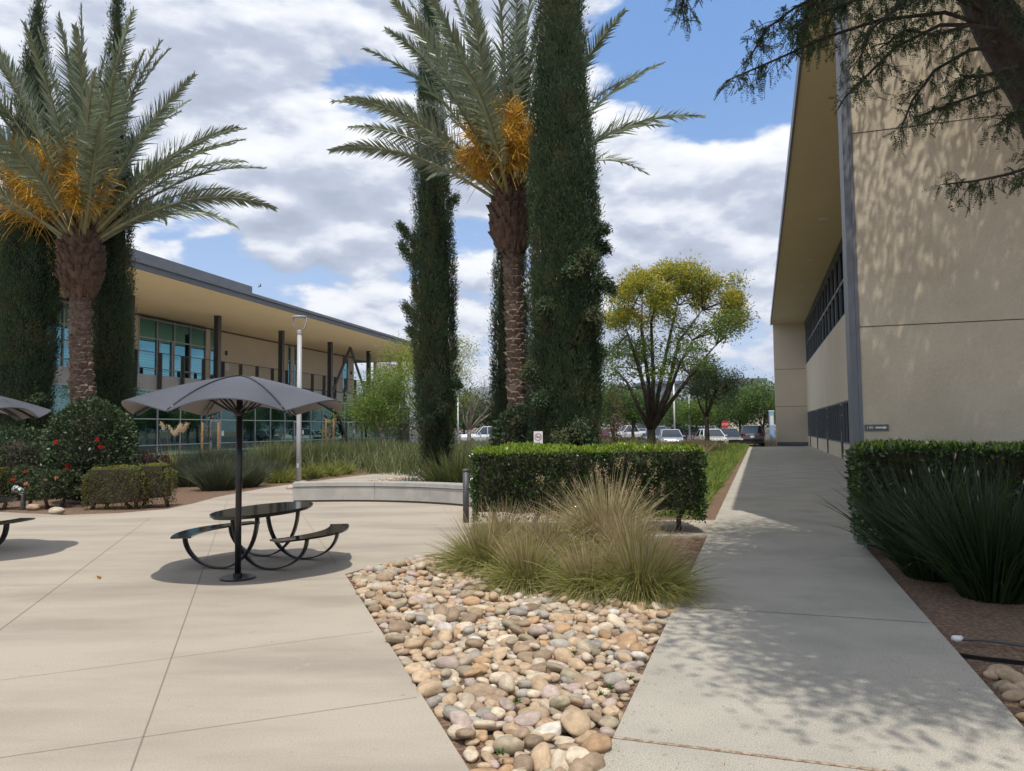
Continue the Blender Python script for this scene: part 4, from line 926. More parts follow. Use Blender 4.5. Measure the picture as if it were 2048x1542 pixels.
def hedge(loc, rz, lx, ly, z0, z1, n, leaf, mats, label, seed, cat='hedge', name='hedge', stems=6, tips=.5, round_=.08, wav=.05, group=None, notch=None):
    r = np.random.default_rng(seed); root = empty(name, (loc[0], loc[1], 0), label, cat, group, rz)
    P, D = surf_box(r, n, lx, ly, z0, z1)
    # rounded shoulders and an uneven face
    ov = np.maximum(0, P[:, 2] - (z1 - round_)) / round_
    for ax, l in ((0, lx), (1, ly)):
        e = np.maximum(0, np.abs(P[:, ax]) - (l / 2 - round_)) / round_; P[:, 2] -= round_ * .45 * e * ov
        P[:, ax] -= np.sign(P[:, ax]) * round_ * .45 * ov * e
    w = np.array([mnoise.noise(Vector(p * 1.9) + Vector((seed, 0, 0))) for p in P]) * wav + np.array([mnoise.noise(Vector(p * 6) + Vector((seed, 3, 0))) for p in P]) * wav * .6
    P += D * w[:, None] - D * np.abs(r.normal(size=n) * .035)[:, None]
    low = np.maximum(0, (z0 + .16 - P[:, 2])); P[:, 2] -= low * r.uniform(0, .9, n) * 0.8
    if notch is not None:
        keep = np.array([not notch(p) for p in P]); P, D = P[keep], D[keep]
    n = len(P)
    up = D[:, 2] > .5; b = MB()
    LD = D * .7 + r.normal(size=(n, 3)) * .62 + np.array((0, 0, .25))
    sz = leaf * r.uniform(.65, 1.25, n); tipm = up & (r.random(n) < tips) | (~up & (P[:, 2] > z1 - .06) & (r.random(n) < tips * .5))
    S = np.cross(LD, D + r.normal(size=(n, 3)) * .55)
    b.leaves(P[~tipm], LD[~tipm], sz[~tipm], sz[~tipm] * .5, 0, rg=r, S=np.cross(LD[~tipm], np.cross(LD[~tipm], D[~tipm] + r.normal(size=((~tipm).sum(), 3)) * .6)))
    if tipm.any(): b.leaves(P[tipm] + np.array((0, 0, .015)), LD[tipm] * .6 + np.array((0, 0, .5)), sz[tipm], sz[tipm] * .45, 1, rg=r)
    b.build('foliage', mats, root)
    b = MB(); b.box((0, 0, (z0 + z1) / 2 + .03), lx - .16, ly - .16, z1 - z0 - .14); b.build('blocking_core', M['twig'], root)  # solid core added so nothing shows through the leaves
    b = MB()
    for k in range(stems):
        x = -lx / 2 + lx * (k + .5) / stems + r.normal() * .08
        b = MB(); b.tube([(x, r.normal() * .05, -.05), (x + r.normal() * .06, r.normal() * .06, z0 * .5 + .05), (x + r.normal() * .1, r.normal() * .06, z0 + .15)], [.045, .04, .035], 8); b.build('stem', M['bark'], root, True)
    return root
def r_hash(p): return (math.sin(p[0] * 91.7 + p[1] * 37.1 + p[2] * 53.3) * 43758.5) % 1
hedge((1.17, 11.95), 0.0, 3.62, 1.05, .26, 1.30, 23000, .060, [M['hedge'], M['hedge_tip']], 'long dark green clipped hedge with brighter leaves on top, behind the feathery grasses', 4, stems=5, tips=.9, wav=.075)
rh = RB(10.62, 1.17 + 2.5)
hedge((rh.x, rh.y), -R_(18.5), 5.0, .95, .26, 1.36, 20000, .075, [M['hedge'], M['hedge_tip']], 'dark shaded clipped hedge against the stucco wall, right of the walkway', 6, stems=6, tips=.25)
def shrub(loc, rx, ry, z0, z1, n, leaf, mat, label, seed, cat='shrub', name='shrub', amp=.22, flowers=None, group=None, lower=1.0, asp=.5, core=.72):
    r = np.random.default_rng(seed); root = empty(name, (loc[0], loc[1], 0), label, cat, group); zc, rz_ = (z0 + z1) / 2, (z1 - z0) / 2
    v = r.normal(size=(n, 3)); v /= np.linalg.norm(v, axis=1, keepdims=True)
    d = np.array([mnoise.noise(Vector(q * 1.7) + Vector((seed * 3.1, 0, 0))) + .6 * mnoise.noise(Vector(q * 4.3) + Vector((0, seed * 1.7, 0))) for q in v])
    rad = (1 + amp * d) * (1 - np.abs(r.normal(size=n)) * .10)
    sq = np.sign(v[:, 2]) * np.abs(v[:, 2]) ** .8
    P = np.stack([v[:, 0] * rx * rad, v[:, 1] * ry * rad, zc + sq * rz_ * rad], 1); P[:, 2] = np.maximum(P[:, 2], z0 * .5 + .02)
    LD = v * .6 + r.normal(size=(n, 3)) * .6 + np.array((0, 0, .15)); sz = leaf * r.uniform(.6, 1.3, n)
    b = MB(); b.leaves(P, LD, sz, sz * asp, 0, rg=r, S=np.cross(LD, np.cross(LD, v + r.normal(size=(n, 3)) * .6))); b.build('foliage', mat, root)
    b = MB(); b.add(np.stack([VI2[:, 0] * rx * core, VI2[:, 1] * ry * core, zc + VI2[:, 2] * rz_ * core], 1), FI2); b.build('blocking_core', M['twig'], root, True)  # solid core added inside to close off the leaf shell
    b = MB()
    for k in range(1): b.tube([(r.normal() * .05, r.normal() * .05, -.05), (r.normal() * .15 * rx, r.normal() * .15, zc)], [.04, .025], 6)
    b.build('stems', M['bark'], root, True)
    for (a, el, kind, fs) in (flowers or ()):
        dd = np.array((math.sin(R_(a)) * math.cos(R_(el)), -math.cos(R_(a)) * math.cos(R_(el)), math.sin(R_(el)))); c = np.array((dd[0] * rx, dd[1] * ry, zc + dd[2] * rz_)) * 1.0 + dd * .07
        m = 22; fs = fs * .72; b = MB(); b.leaves(np.repeat(c[None], m, 0), dd[None] * .7 + r.normal(size=(m, 3)) * .7, fs * r.uniform(.6, 1.2, m), fs * .8, 0, rg=r); b.build('flower', M[kind], root)
    return root
bp_ = AT(184, 900, 17.9)
shrub((bp_.x, 17.9), 1.0, .95, .12, 2.42, 15000, .088, M['camellia'], 'large rounded dark leafed shrub with red flowers in front of the left palm', 12, amp=.16, core=.8,
      flowers=[(2, -18, 'petal', .13), (-14, 8, 'petal', .09), (38, 2, 'petal', .09), (34, 10, 'petal', .08), (-5, -22, 'petal', .07)])
shrub((AT(1036, 850, 18.4).x - .02, 18.6), .60, .58, .3, 2.2, 4200, .11, M['camellia'], 'leafy round shrub at the foot of the middle palm', 15, amp=.18, core=.78)
shrub((AT(40, 930, 18.9).x, 18.9), .95, .8, .05, 1.75, 5000, .09, M['camellia'], 'low dark bush under the left cypress', 18, amp=.25)
for i, (px, Y, rx, z1, lab, fl_) in enumerate([(52, 16.6, .52, .88, 'leftmost rose bush with a bright red bloom, beside the floodlight', [(2, 12, 'petal', .075), (25, 40, 'petal', .06), (35, -10, 'petal_pink', .07)]),
                                               (92, 16.5, .42, .72, 'middle rose bush with salmon blooms', [(-20, 15, 'petal_pink', .07), (30, 30, 'petal_pink', .06)]),
                                               (128, 16.8, .42, .80, 'rose bush with thin orange blooms left of the large round shrub', [(12, 25, 'petal_pink', .07)])]):
    shrub((AT(px, 990, Y).x, Y), rx, .42, .22, z1, 1300, .075, M['rose'], lab, 40 + i, 'rose bush', 'rose_bush', .4, fl_, 'rose bushes in the left bed', core=.35)
hb = AT(228, 1000, 16.15)
hedge((hb.x, 16.35), .03, 1.26, .62, .03, .88, 10500, .034, [M['boxwood'], M['boxtip']], 'clipped yellow green box hedge with browned sides right of the large round shrub', 31, name='box_hedge', stems=4, tips=.6, round_=.16, wav=.09)
hb = AT(302, 1000, 16.5)
hedge((hb.x, 16.6), .05, .74, .68, .10, .93, 7000, .034, [M['boxwood'], M['boxtip']], 'short clipped box hedge at the right end, trimmed to a narrow foot', 33, name='box_hedge', stems=2, tips=.8, round_=.18, wav=.07)
hb = AT(-30, 1000, 16.2)
hedge((hb.x, 16.3), .03, .85, .6, .12, .92, 3500, .036, [M['boxwood'], M['boxtip']], 'green box hedge cut off by the left edge of the picture', 35, name='box_hedge', stems=3, tips=.4, round_=.14, wav=.07)
shrub((AT(280, 925, 27).x, 27), 1.0, .7, .05, .95, 1800, .09, leafmat('reddish_leaf', [(.12, .03, .03), (.06, .06, .03), (.16, .05, .04)], .5, .2), 'low reddish leafed shrub by the glazing', 51, amp=.3)

# ---------------------------------------------------------------- grasses
M['feather'] = leafmat('feather_grass', [(.19, .215, .045), (.26, .26, .07), (.33, .30, .10), (.20, .235, .055)], .5, .3, tip=((.46, .37, .20), .66, 1.0))
M['awn'] = leafmat('feather_awn', [(.42, .30, .17), (.50, .38, .23), (.34, .23, .13)], .6, .35)
M['muhly'] = leafmat('dry_reed', [(.46, .36, .20), (.34, .30, .14), (.54, .43, .26), (.26, .26, .10)], .6, .3)
M['strap'] = leafmat('strap_leaf_shaded', [(.014, .034, .010), (.022, .048, .015), (.034, .062, .02), (.018, .038, .013)], .35, .12, spec=.45)  # shade of the overhanging tree put into the leaf colour
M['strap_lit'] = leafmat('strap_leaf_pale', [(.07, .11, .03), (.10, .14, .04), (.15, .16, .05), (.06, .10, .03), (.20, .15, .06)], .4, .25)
M['rosemary'] = leafmat('rosemary', [(.065, .086, .046), (.09, .112, .062), (.115, .13, .08), (.075, .092, .055)], .6, .2)
M['sedge'] = leafmat('sedge', [(.20, .24, .045), (.28, .28, .06), (.16, .21, .04), (.34, .29, .10)], .5, .3)
M['rush'] = leafmat('rush', [(.10, .135, .05), (.14, .175, .07), (.18, .205, .08), (.24, .23, .11)], .5, .25)
M['meadow'] = leafmat('meadow', [(.12, .21, .028), (.17, .27, .04), (.22, .28, .05), (.28, .27, .09)], .5, .3)
M['tan'] = leafmat('dry_meadow', [(.36, .27, .14), (.42, .33, .19), (.26, .23, .10), (.30, .24, .12)], .6, .3)
M['petal_white'] = pmat('white_bud', (.45, .42, .33), .5)
def clump(loc, n, rb, L, W, spread, droop, mat, label, seed, cat='grass clump', name='grass_clump', group=None, nseg=5, tuft='blades', extra=None, tipw=.1, lean=(0, 0)):
    r = np.random.default_rng(seed); root = empty(name, (loc[0], loc[1], 0), label, cat, group)
    a = r.uniform(0, 2 * math.pi, n); q = np.sqrt(r.random(n)); sp = spread * q * r.uniform(.6, 1.25, n)
    P = np.stack([np.cos(a) * rb * q, np.sin(a) * rb * q, np.full(n, -.04)], 1)
    D = np.stack([np.cos(a) * sp + lean[0], np.sin(a) * sp + lean[1], np.ones(n)], 1) + r.normal(size=(n, 3)) * .08
    b = MB(); b.blades(P, D, L * r.uniform(.55, 1.1, n), W * r.uniform(.7, 1.3, n), droop * (.3 + q * .9) * r.uniform(.4, 1.6, n), nseg, 0, r, tipw); b.build(tuft, mat, root)
    if extra:
        (m, L2, W2, sp2, dr2, mat2, nm2) = extra
        a = r.uniform(0, 2 * math.pi, m); q = np.sqrt(r.random(m)); P = np.stack([np.cos(a) * rb * q * .7, np.sin(a) * rb * q * .7, np.zeros(m)], 1)
        D = np.stack([np.cos(a) * sp2 * q, np.sin(a) * sp2 * q, np.ones(m)], 1) + r.normal(size=(m, 3)) * .06
        b = MB(); b.blades(P, D, L2 * r.uniform(.7, 1.12, m), W2, dr2 * r.uniform(.5, 1.4, m), 6, 0, r, .3); b.build(nm2, mat2, root)
    return root
FG = 'feather grass clumps at the end of the cobble bed'
for i, (px, py, n, L, lab) in enumerate([(968, 1140, 2300, .86, 'leftmost wide feather grass clump reaching over the plaza edge'), (1052, 1172, 2000, .80, 'feather grass clump bending over the cobbles, second from the left'),
                                         (1098, 1112, 1900, .82, 'feather grass clump in the back row against the hedge'), (1180, 1186, 1900, .76, 'low green feather grass clump at the front middle with a bare dark foot'),
                                         (1284, 1192, 2300, .90, 'rightmost large feather grass clump leaning onto the walkway'), (1010, 1090, 1500, .76, 'feather grass clump behind the leftmost clump, by the bollard'), (1262, 1128, 1400, .84, 'brown topped feather grass clump behind the rightmost one')]):
    p = G(px, py); clump((p.x, p.y), n, .15, L * 1.1, .006, 1.3, .68, M['feather'], lab, 100 + i, group=FG, nseg=6, extra=(190, L * 1.08, .005, .50, .25, M['awn'], 'awns'), lean=((-.10, 0, 0, 0, .12, 0, 0)[i], 0))
p = G(1215, 1098)
clump((p.x, p.y), 1300, .18, 1.38, .011, .85, .42, M['muhly'], 'tall dry straw coloured reed clump with fluffy seed heads in front of the hedge', 120, group=None, extra=(42, 1.45, .009, .62, .28, M['muhly'], 'seed_stalks'))
mu = COL.objects[-1].parent
r = np.random.default_rng(8); b = MB()
for o in [c for c in mu.children if c.name.startswith('seed_stalks')]:
    co = np.array([v.co for v in o.data.vertices]).reshape(-1, 7, 2, 3)[:, -1].mean(1)
    for c in co:
        m = 26; b.leaves(c[None] + r.normal(size=(m, 3)) * np.array((.016, .016, .035)), r.normal(size=(m, 3)) * .5 + np.array((0, 0, .3)), .035, .009, 0, rg=r)
b.build('seed_heads', M['awn'], mu)
# strap leaved clumps in the shade on the right
SG = 'dark strap leaved iris clumps right of the walkway'
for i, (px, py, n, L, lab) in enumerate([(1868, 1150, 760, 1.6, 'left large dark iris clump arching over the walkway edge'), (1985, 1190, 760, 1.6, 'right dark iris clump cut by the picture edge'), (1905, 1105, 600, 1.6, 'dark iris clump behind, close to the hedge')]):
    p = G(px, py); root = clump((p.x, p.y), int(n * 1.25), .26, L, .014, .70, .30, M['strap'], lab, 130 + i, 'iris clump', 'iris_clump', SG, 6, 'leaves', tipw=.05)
    r = np.random.default_rng(140 + i)
    for k in range(6):
        a = r.uniform(0, 6.28); sp = r.uniform(.15, .75); d = Vector((math.cos(a) * sp, math.sin(a) * sp, 1)).normalized(); h = r.uniform(.8, 1.5)
        b = MB(); b.tube([(0, 0, 0), tuple(d * h)], [.005, .004], 5, 0); b.tube([tuple(d * h), tuple(d * (h + .03)), tuple(d * (h + .075))], [.004, .008, .002], 6, 1); b.build('flower_stalk', [M['strap'], M['petal_white']], root)
# strap leaved clumps behind the seat wall
DG = 'strap leaved iris clumps behind the seat wall'
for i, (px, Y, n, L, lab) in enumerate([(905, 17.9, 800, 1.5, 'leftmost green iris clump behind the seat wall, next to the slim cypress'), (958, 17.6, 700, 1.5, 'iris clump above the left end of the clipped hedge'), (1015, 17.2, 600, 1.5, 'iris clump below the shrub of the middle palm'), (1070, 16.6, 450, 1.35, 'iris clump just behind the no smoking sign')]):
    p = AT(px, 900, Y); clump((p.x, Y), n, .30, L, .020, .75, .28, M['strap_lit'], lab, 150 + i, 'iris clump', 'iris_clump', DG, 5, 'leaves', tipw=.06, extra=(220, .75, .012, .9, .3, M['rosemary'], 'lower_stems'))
# left bed
RG = 'rosemary mounds in the left bed'
for i, (px, py, L, lab) in enumerate([(372, 972, 1.05, 'leftmost grey green rosemary mound right of the box hedges'), (425, 980, 1.05, 'rosemary mound in front of the left staked sapling'), (478, 974, 1.05, 'rosemary mound behind the parasol pole'), (520, 962, .85, 'rightmost rosemary mound next to the yellow sedge'), (400, 948, 1.25, 'taller rosemary mound at the back'), (455, 945, 1.25, 'rosemary mound in the back row, right one')]):
    p = G(px, py); clump((p.x, p.y + .35), 1500, .38, L, .012, .85, .12, M['rosemary'], lab, 160 + i, 'shrub', 'rosemary', RG, 3, 'sprigs', tipw=.3)
YG = 'yellow green sedge clumps along the curved path'
for i, (px, py, lab) in enumerate([(548, 966, 'leftmost yellow sedge clump beside the rosemary'), (578, 960, 'yellow sedge clump left of the lamp post'), (612, 957, 'yellow sedge clump straight behind the lamp post'), (645, 953, 'yellow sedge clump right of the lamp post'), (676, 949, 'rightmost sedge clump of the row by the lamp post'), (762, 941, 'sedge clump left of the slim cypress'), (806, 937, 'straw tinted sedge clump touching the slim cypress')]):
    p = G(px, py); clump((p.x, p.y + .6), 650, .28, .78, .016, 1.05, .5, M['sedge'], lab, 170 + i, group=YG, nseg=4)
HG = 'tall grey green rush clumps in front of the glazing'
for i, (px, py, lab) in enumerate([(575, 936, 'rush clump furthest left, behind the yellow sedge'), (615, 935, 'rush clump behind the lamp post'), (655, 934, 'rush clump at the foot of the right staked sapling'), (695, 934, 'rush clump in the middle of the row'), (735, 931, 'rush clump under the green tree'), (778, 928, 'rush clump behind the sedge'), (815, 926, 'rush clump beside the slim cypress'), (540, 940, 'dark rush clump behind the rosemary')]):
    p = G(px, py); clump((p.x, p.y), 700, .6, (1.5, 1.2, 1.45, 1.25, 1.5, 1.3, 1.2, 1.4)[i], .022, .42, .16, M['rush'], lab, 180 + i, group=HG, nseg=4, tuft='stems', tipw=.3)
p = AT(345, 905, 29); pr_ = clump((p.x, 29), 420, .25, 1.5, .022, .85, .55, M['sedge'], 'pampas grass with cream plumes in front of the glazing', 195, extra=(10, 2.0, .012, .30, .1, M['awn'], 'stalks'), name='pampas_grass')
r = np.random.default_rng(3); b = MB()
for k in range(8):
    c = np.array((r.uniform(-.35, .45), r.uniform(-.2, .2), r.uniform(1.5, 1.75))); m = 150; t = r.random(m)
    b.leaves(c[None] + np.outer(t, (.18 * np.sign(c[0] + .05), 0, .30)) + r.normal(size=(m, 3)) * .03, r.normal(size=(m, 3)) * .4 + np.array((.2, 0, .6)), .09, .014, 0, rg=r)
b.build('plumes', leafmat('plume', [(.62, .50, .34), (.70, .60, .44)], .7, .4), pr_)
p = AT(824, 962, 20.5); clump((p.x - .1, 20.6), 46, .06, .5, .05, 1.0, .1, leafmat('agave', [(.10, .19, .17), (.13, .22, .19)], .5, .1), 'small blue green agave on the cobble strip', 197, 'agave', 'agave', None, 3, 'leaves', tipw=.05)
# tall grass right of the middle cypress, green strip and dry meadow along the walkway
TG = 'tall grass clumps between the hedge and the yellow tree'
for i, (px, Y, L, lab) in enumerate([(1225, 21, 1.55, 'tall grass clump beside the widest cypress'), (1258, 22, 1.6, 'tall grass clump under the brown sapling'), (1290, 23, 1.65, 'tall grass clump in front of the forked trunk'), (1240, 26, 1.7, 'tall grass clump in the back row')]):
    p = AT(px, 880, Y); clump((p.x, Y), 620, .45, L, .022, .55, .25, M['rush'] if i % 2 else M['strap_lit'], lab, 200 + i, group=TG)
def strip(name, mat, poly, n, L, W, spread, droop, label, seed, hf=None):
    r = np.random.default_rng(seed); xs = [p[0] for p in poly]; ys = [p[1] for p in poly]; P = []
    while len(P) < n:
        p = (r.uniform(min(xs), max(xs)), r.uniform(min(ys), max(ys)))
        if inpoly(p, poly) and mnoise.noise(Vector((p[0] * .9, p[1] * .9, seed))) > -.35: P.append(p)
    P = np.array([(p[0], p[1], -.04) for p in P]); a = r.uniform(0, 6.28, n); D = np.stack([np.cos(a) * spread, np.sin(a) * spread, np.ones(n)], 1) + r.normal(size=(n, 3)) * .15
    hh = np.array([.8 + .5 * mnoise.noise(Vector((p[0] * .7, p[1] * .7, 2.2))) for p in P])
    b = MB(); b.blades(P, D, L * hh * r.uniform(.6, 1.2, n), W, droop * r.uniform(.5, 1.4, n), 3, 0, r, .15); o = b.build(name, mat); tag(o, label, 'grass', None, 'stuff'); return o
P2 = lambda *a: [(q.x, q.y) for q in a]
strip('green_grass', M['meadow'], P2(RB(13.8, -1.05), RB(16, -1.1), RB(40, -.95), RB(60, -.9), RB(60, -2.6), RB(30, -3.6), RB(14.2, -3.4)), 34000, .74, .016, .55, .4, 'fresh green grass strip along the left side of the walkway', 60)
strip('dry_grass', M['tan'], P2(RB(32, -2.6), RB(58, -2.4), RB(58, -8), RB(49, -16), RB(34, -12)), 18000, 1.35, .026, .45, .3, 'dry tan meadow grass in front of the parked cars', 61)
strip('edge_grass', M['tan'], P2(RB(13.7, -1.1), RB(20, -1.2), RB(20, -1.9), RB(13.7, -1.9)), 900, .4, .014, .6, .4, 'straw coloured grass tufts at the edge of the green strip', 62)
strip('far_planting', M['rush'], P2(RB(20, -5), RB(45, -6), RB(48, -22), RB(30, -24)), 14000, 1.6, .03, .4, .2, 'green ground planting beyond the hedge', 63)
strip('far_verge', M['tan'], P2(RB(66.5, -1.2), RB(75, -1), RB(75, 4), RB(66.8, 1.3)), 900, .9, .04, .4, .2, 'dry grass verge at the far corner of the hall', 64)
# ---------------------------------------------------------------- broadleaf trees
def leaves_cloud(mb, C, rad, n, leaf, asp, r, mi=0, flat=.7, up=.1):
    c = C[r.integers(len(C), size=n)]; v = r.normal(size=(n, 3)) * np.array((1, 1, flat)); v *= (rad[..., None] if hasattr(rad, 'shape') else rad) * .55
    D = v / (np.linalg.norm(v, axis=1, keepdims=True) + 1e-6) * .5 + r.normal(size=(n, 3)) * .7 + np.array((0, 0, up)); sz = leaf * r.uniform(.6, 1.3, n)
    mb.leaves(c + v, D, sz, sz * asp, mi, rg=r)
def tree(loc, fork, limbs, clusters, crad, n, leaf, mat, label, seed, name='tree', asp=.42, tr=.16, group=None, blossom=None, bark=None, flat=.7, cat='tree', lean=(0, 0)):
    """limbs: main limb end points; clusters: leaf cluster centres (local coordinates); each is joined to the nearest limb"""
    r = np.random.default_rng(seed); root = empty(name, (loc[0], loc[1], 0), label, cat, group); b = MB(); bark = bark or M['bark']
    F = Vector((lean[0], lean[1], fork)); b.tube([(0, 0, -.1), (lean[0] * .4 + .03, lean[1] * .4, fork * .5), tuple(F)], [tr * 1.2, tr, tr * .85], 10)
    pts = []
    for e in limbs:
        e = Vector(e); m1 = F.lerp(e, .35) + Vector((r.normal() * .12, r.normal() * .12, -.05 * (e - F).length * 0)); m2 = F.lerp(e, .7) + Vector((r.normal() * .15, r.normal() * .15, .04 * (e - F).length))
        P = [F - UP * .1, m1, m2, e]; b.tube(P, [tr * .6, tr * .45, tr * .3, tr * .12], 7)
        for t in np.linspace(.25, 1, 8):
            k = min(2, int(t * 3)); pts.append(P[k].lerp(P[k + 1], min(1, t * 3 - k)))
    if not pts: pts = [F]
    for c in clusters:
        c = Vector(c); q = min(pts, key=lambda p: (p - c).length + (.4 if p.z > c.z else 0)); mid = q.lerp(c, .5) + Vector((r.normal() * .08, r.normal() * .08, .06)); b.tube([q, mid, c], [tr * .16, tr * .11, tr * .04], 5)
        for k in range(3):
            d = Vector(r.normal(size=3)) * crad * .5; b.tube([mid.lerp(c, .5), c + d], [tr * .06, tr * .02], 4)
    b.build('trunk', bark, root, True)
    C = np.array(clusters); b = MB(); leaves_cloud(b, C, crad, n, leaf, asp, r, 0, flat); b.build('crown', mat, root)
    if blossom:
        Cb, nb, mb_ = blossom; b = MB(); leaves_cloud(b, np.array(Cb) + np.array((0, 0, crad * .22)), crad * .95, nb, leaf * .95, asp, r, 0, flat); b.build('blossom', mb_, root)
    return root
def ell(r, n, c, rx, ry, rz, zmin=-1, shell=.55):
    out = []
    while len(out) < n:
        v = r.normal(size=3); v /= np.linalg.norm(v)
        if v[2] < zmin: continue
        q = (shell + (1 - shell) * r.random()); out.append((c[0] + v[0] * rx * q, c[1] + v[1] * ry * q, c[2] + v[2] * rz * q))
    return out
M['yellow'] = leafmat('yellow_bloom', [(.62, .46, .03), (.52, .42, .04), (.42, .40, .06), (.64, .40, .03)], .5, .45)
M['lightgreen'] = leafmat('light_green_leaf', [(.11, .19, .03), (.15, .24, .045), (.20, .27, .05), (.12, .20, .035)], .45, .42)
M['limegreen'] = leafmat('yellow_green_leaf', [(.28, .31, .04), (.22, .29, .05), (.34, .34, .05)], .5, .42)
M['midgreen'] = leafmat('mid_green_leaf', [(.065, .125, .025), (.09, .165, .036), (.12, .20, .045), (.15, .23, .05)], .45, .38)
M['darkgreen'] = leafmat('dark_green_leaf', [(.026, .048, .016), (.038, .066, .022), (.05, .08, .028)], .5, .25)
M['greyleaf'] = leafmat('grey_green_leaf', [(.10, .12, .07), (.13, .15, .09), (.08, .10, .055)], .6, .25)
M['dryleaf'] = leafmat('dry_brown_leaf', [(.26, .13, .07), (.32, .18, .10), (.20, .10, .06), (.30, .20, .13)], .6, .25)
M['bark_pale'] = pmat('pale_bark', (.36, .32, .27), .8, col2=(.27, .24, .20), ns=3)
def W2L(px, py, Y, bx, by): p = AT(px, py, Y); return (p.x - bx, p.y - by, p.z)
r = np.random.default_rng(77); M['bark_tan'] = pmat('grey_brown_bark', (.085, .066, .05), .9, col2=(.05, .04, .03), ns=4, bump=.6, bs=12)
ty = 40.0; tx = AT(1302, 870, ty).x
L_ = [W2L(px, py, ty + dy, tx, ty) for px, py, dy in ((1228, 735, .5), (1250, 650, -1.5), (1285, 590, 1), (1322, 570, -1), (1360, 590, 1.5), (1405, 620, -.5), (1432, 690, .8), (1270, 700, 1.8), (1385, 680, -1.8))]
cl = []
for px, py, k in ((1250, 590, 3), (1290, 560, 5), (1335, 545, 6), (1385, 552, 5), (1430, 570, 4), (1465, 600, 5), (1480, 625, 3), (1225, 640, 3), (1265, 640, 3), (1310, 600, 4), (1350, 590, 3), (1400, 605, 4), (1445, 640, 3), (1235, 695, 4), (1225, 735, 2), (1300, 660, 2), (1340, 640, 2), (1385, 655, 2), (1290, 715, 2), (1345, 690, 2), (1395, 700, 3), (1360, 735, 1), (1420, 660, 2), (1250, 665, 2), (1370, 570, 4), (1270, 575, 3), (1228, 755, 3), (1262, 735, 3), (1310, 740, 3), (1280, 690, 3), (1405, 725, 3), (1350, 720, 3), (1450, 665, 3), (1330, 610, 3)):
    for i in range(k): cl.append(W2L(px + r.normal() * 11, py + r.normal() * 9, ty + r.normal() * 1.9, tx, ty))
zs_ = AT(1300, 655, ty).z
tree((tx, ty), 1.5, L_, cl, .62, 25000, .19, M['lightgreen'], 'forked tree with a yellow blooming crown beyond the clipped hedge', 50, tr=.25, asp=.3, bark=M['bark_tan'],
     blossom=([c for c in cl if c[2] > zs_], 17000, M['yellow']))
dx = AT(1414, 885, 50).x; r = np.random.default_rng(51)
tree((dx, 50), 2.3, [W2L(px, py, 50, dx, 50) for px, py in ((1385, 770), (1412, 750), (1445, 765), (1432, 740))], [W2L(px, py, 50 + r.normal() * 1.0, dx, 50) for px, py in zip(r.normal(1418, 24, 34), r.normal(768, 16, 34))], .70, 19000, .15, M['darkgreen'], 'small dark bent tree in front of the parked white car', 52, tr=.15, asp=.28)
gx_ = AT(765, 900, 44).x; r = np.random.default_rng(53)
tree((gx_, 44), 1.5, [W2L(px, py, 44, gx_, 44) for px, py in ((735, 800), (765, 780), (800, 800))], [W2L(px, py, 44 + r.normal(), gx_, 44) for px, py in zip(r.normal(762, 27, 38), r.normal(803, 22, 38))], .8, 14000, .14, M['lightgreen'], 'rounded green tree in front of the far end of the office glazing', 54, tr=.12, bark=M['bark_pale'])
yx = AT(850, 900, 52).x; r = np.random.default_rng(55)
tree((yx, 52), 2.4, [W2L(px, py, 52, yx, 52) for px, py in ((780, 730), (820, 700), (860, 700), (915, 740))], [W2L(px, py, 52 + r.normal() * 1.2, yx, 52) for px, py in zip(r.uniform(765, 935, 46), r.normal(735, 22, 46))], .95, 15000, .17, M['limegreen'], 'yellow green tree behind the slim tall cypress', 56, tr=.16, asp=.3)
gx2 = AT(805, 900, 47).x; r = np.random.default_rng(57)
tree((gx2, 47), 1.0, [W2L(px, py, 47, gx2, 47) for px, py in ((785, 830), (815, 820))], [W2L(px, py, 47 + r.normal() * .6, gx2, 47) for px, py in zip(r.normal(803, 16, 22), r.normal(850, 22, 22))], .7, 4200, .11, M['greyleaf'], 'grey green small tree low beside the slim cypress', 58, tr=.09, bark=M['bark_pale'])
bx = AT(938, 868, 56).x; r = np.random.default_rng(59)
tree((bx, 56), 1.6, [W2L(px, py, 56, bx, 56) for px, py in ((915, 800), (935, 790), (960, 785), (985, 800), (1000, 815), (945, 770), (970, 760))], [W2L(px, py, 56 + r.normal() * .8, bx, 56) for px, py in zip(r.normal(958, 24, 46), r.normal(800, 20, 46))], .75, 2300, .12, M['greyleaf'], 'half bare tree with pale branches and thin leaves left of the middle palm', 60, tr=.17, bark=M['bark_pale'])
sx = AT(1237, 880, 22).x; r = np.random.default_rng(61)
tree((sx, 22), .9, [W2L(px, py, 22, sx, 22) for px, py in ((1232, 800), (1245, 775), (1222, 790))], [W2L(px, py, 22 + r.normal() * .15, sx, 22) for px, py in zip(r.normal(1232, 8, 40), r.uniform(775, 880, 40))], .22, 900, .06, M['dryleaf'], 'thin dry brown sapling right of the widest cypress', 62, tr=.035, name='sapling')
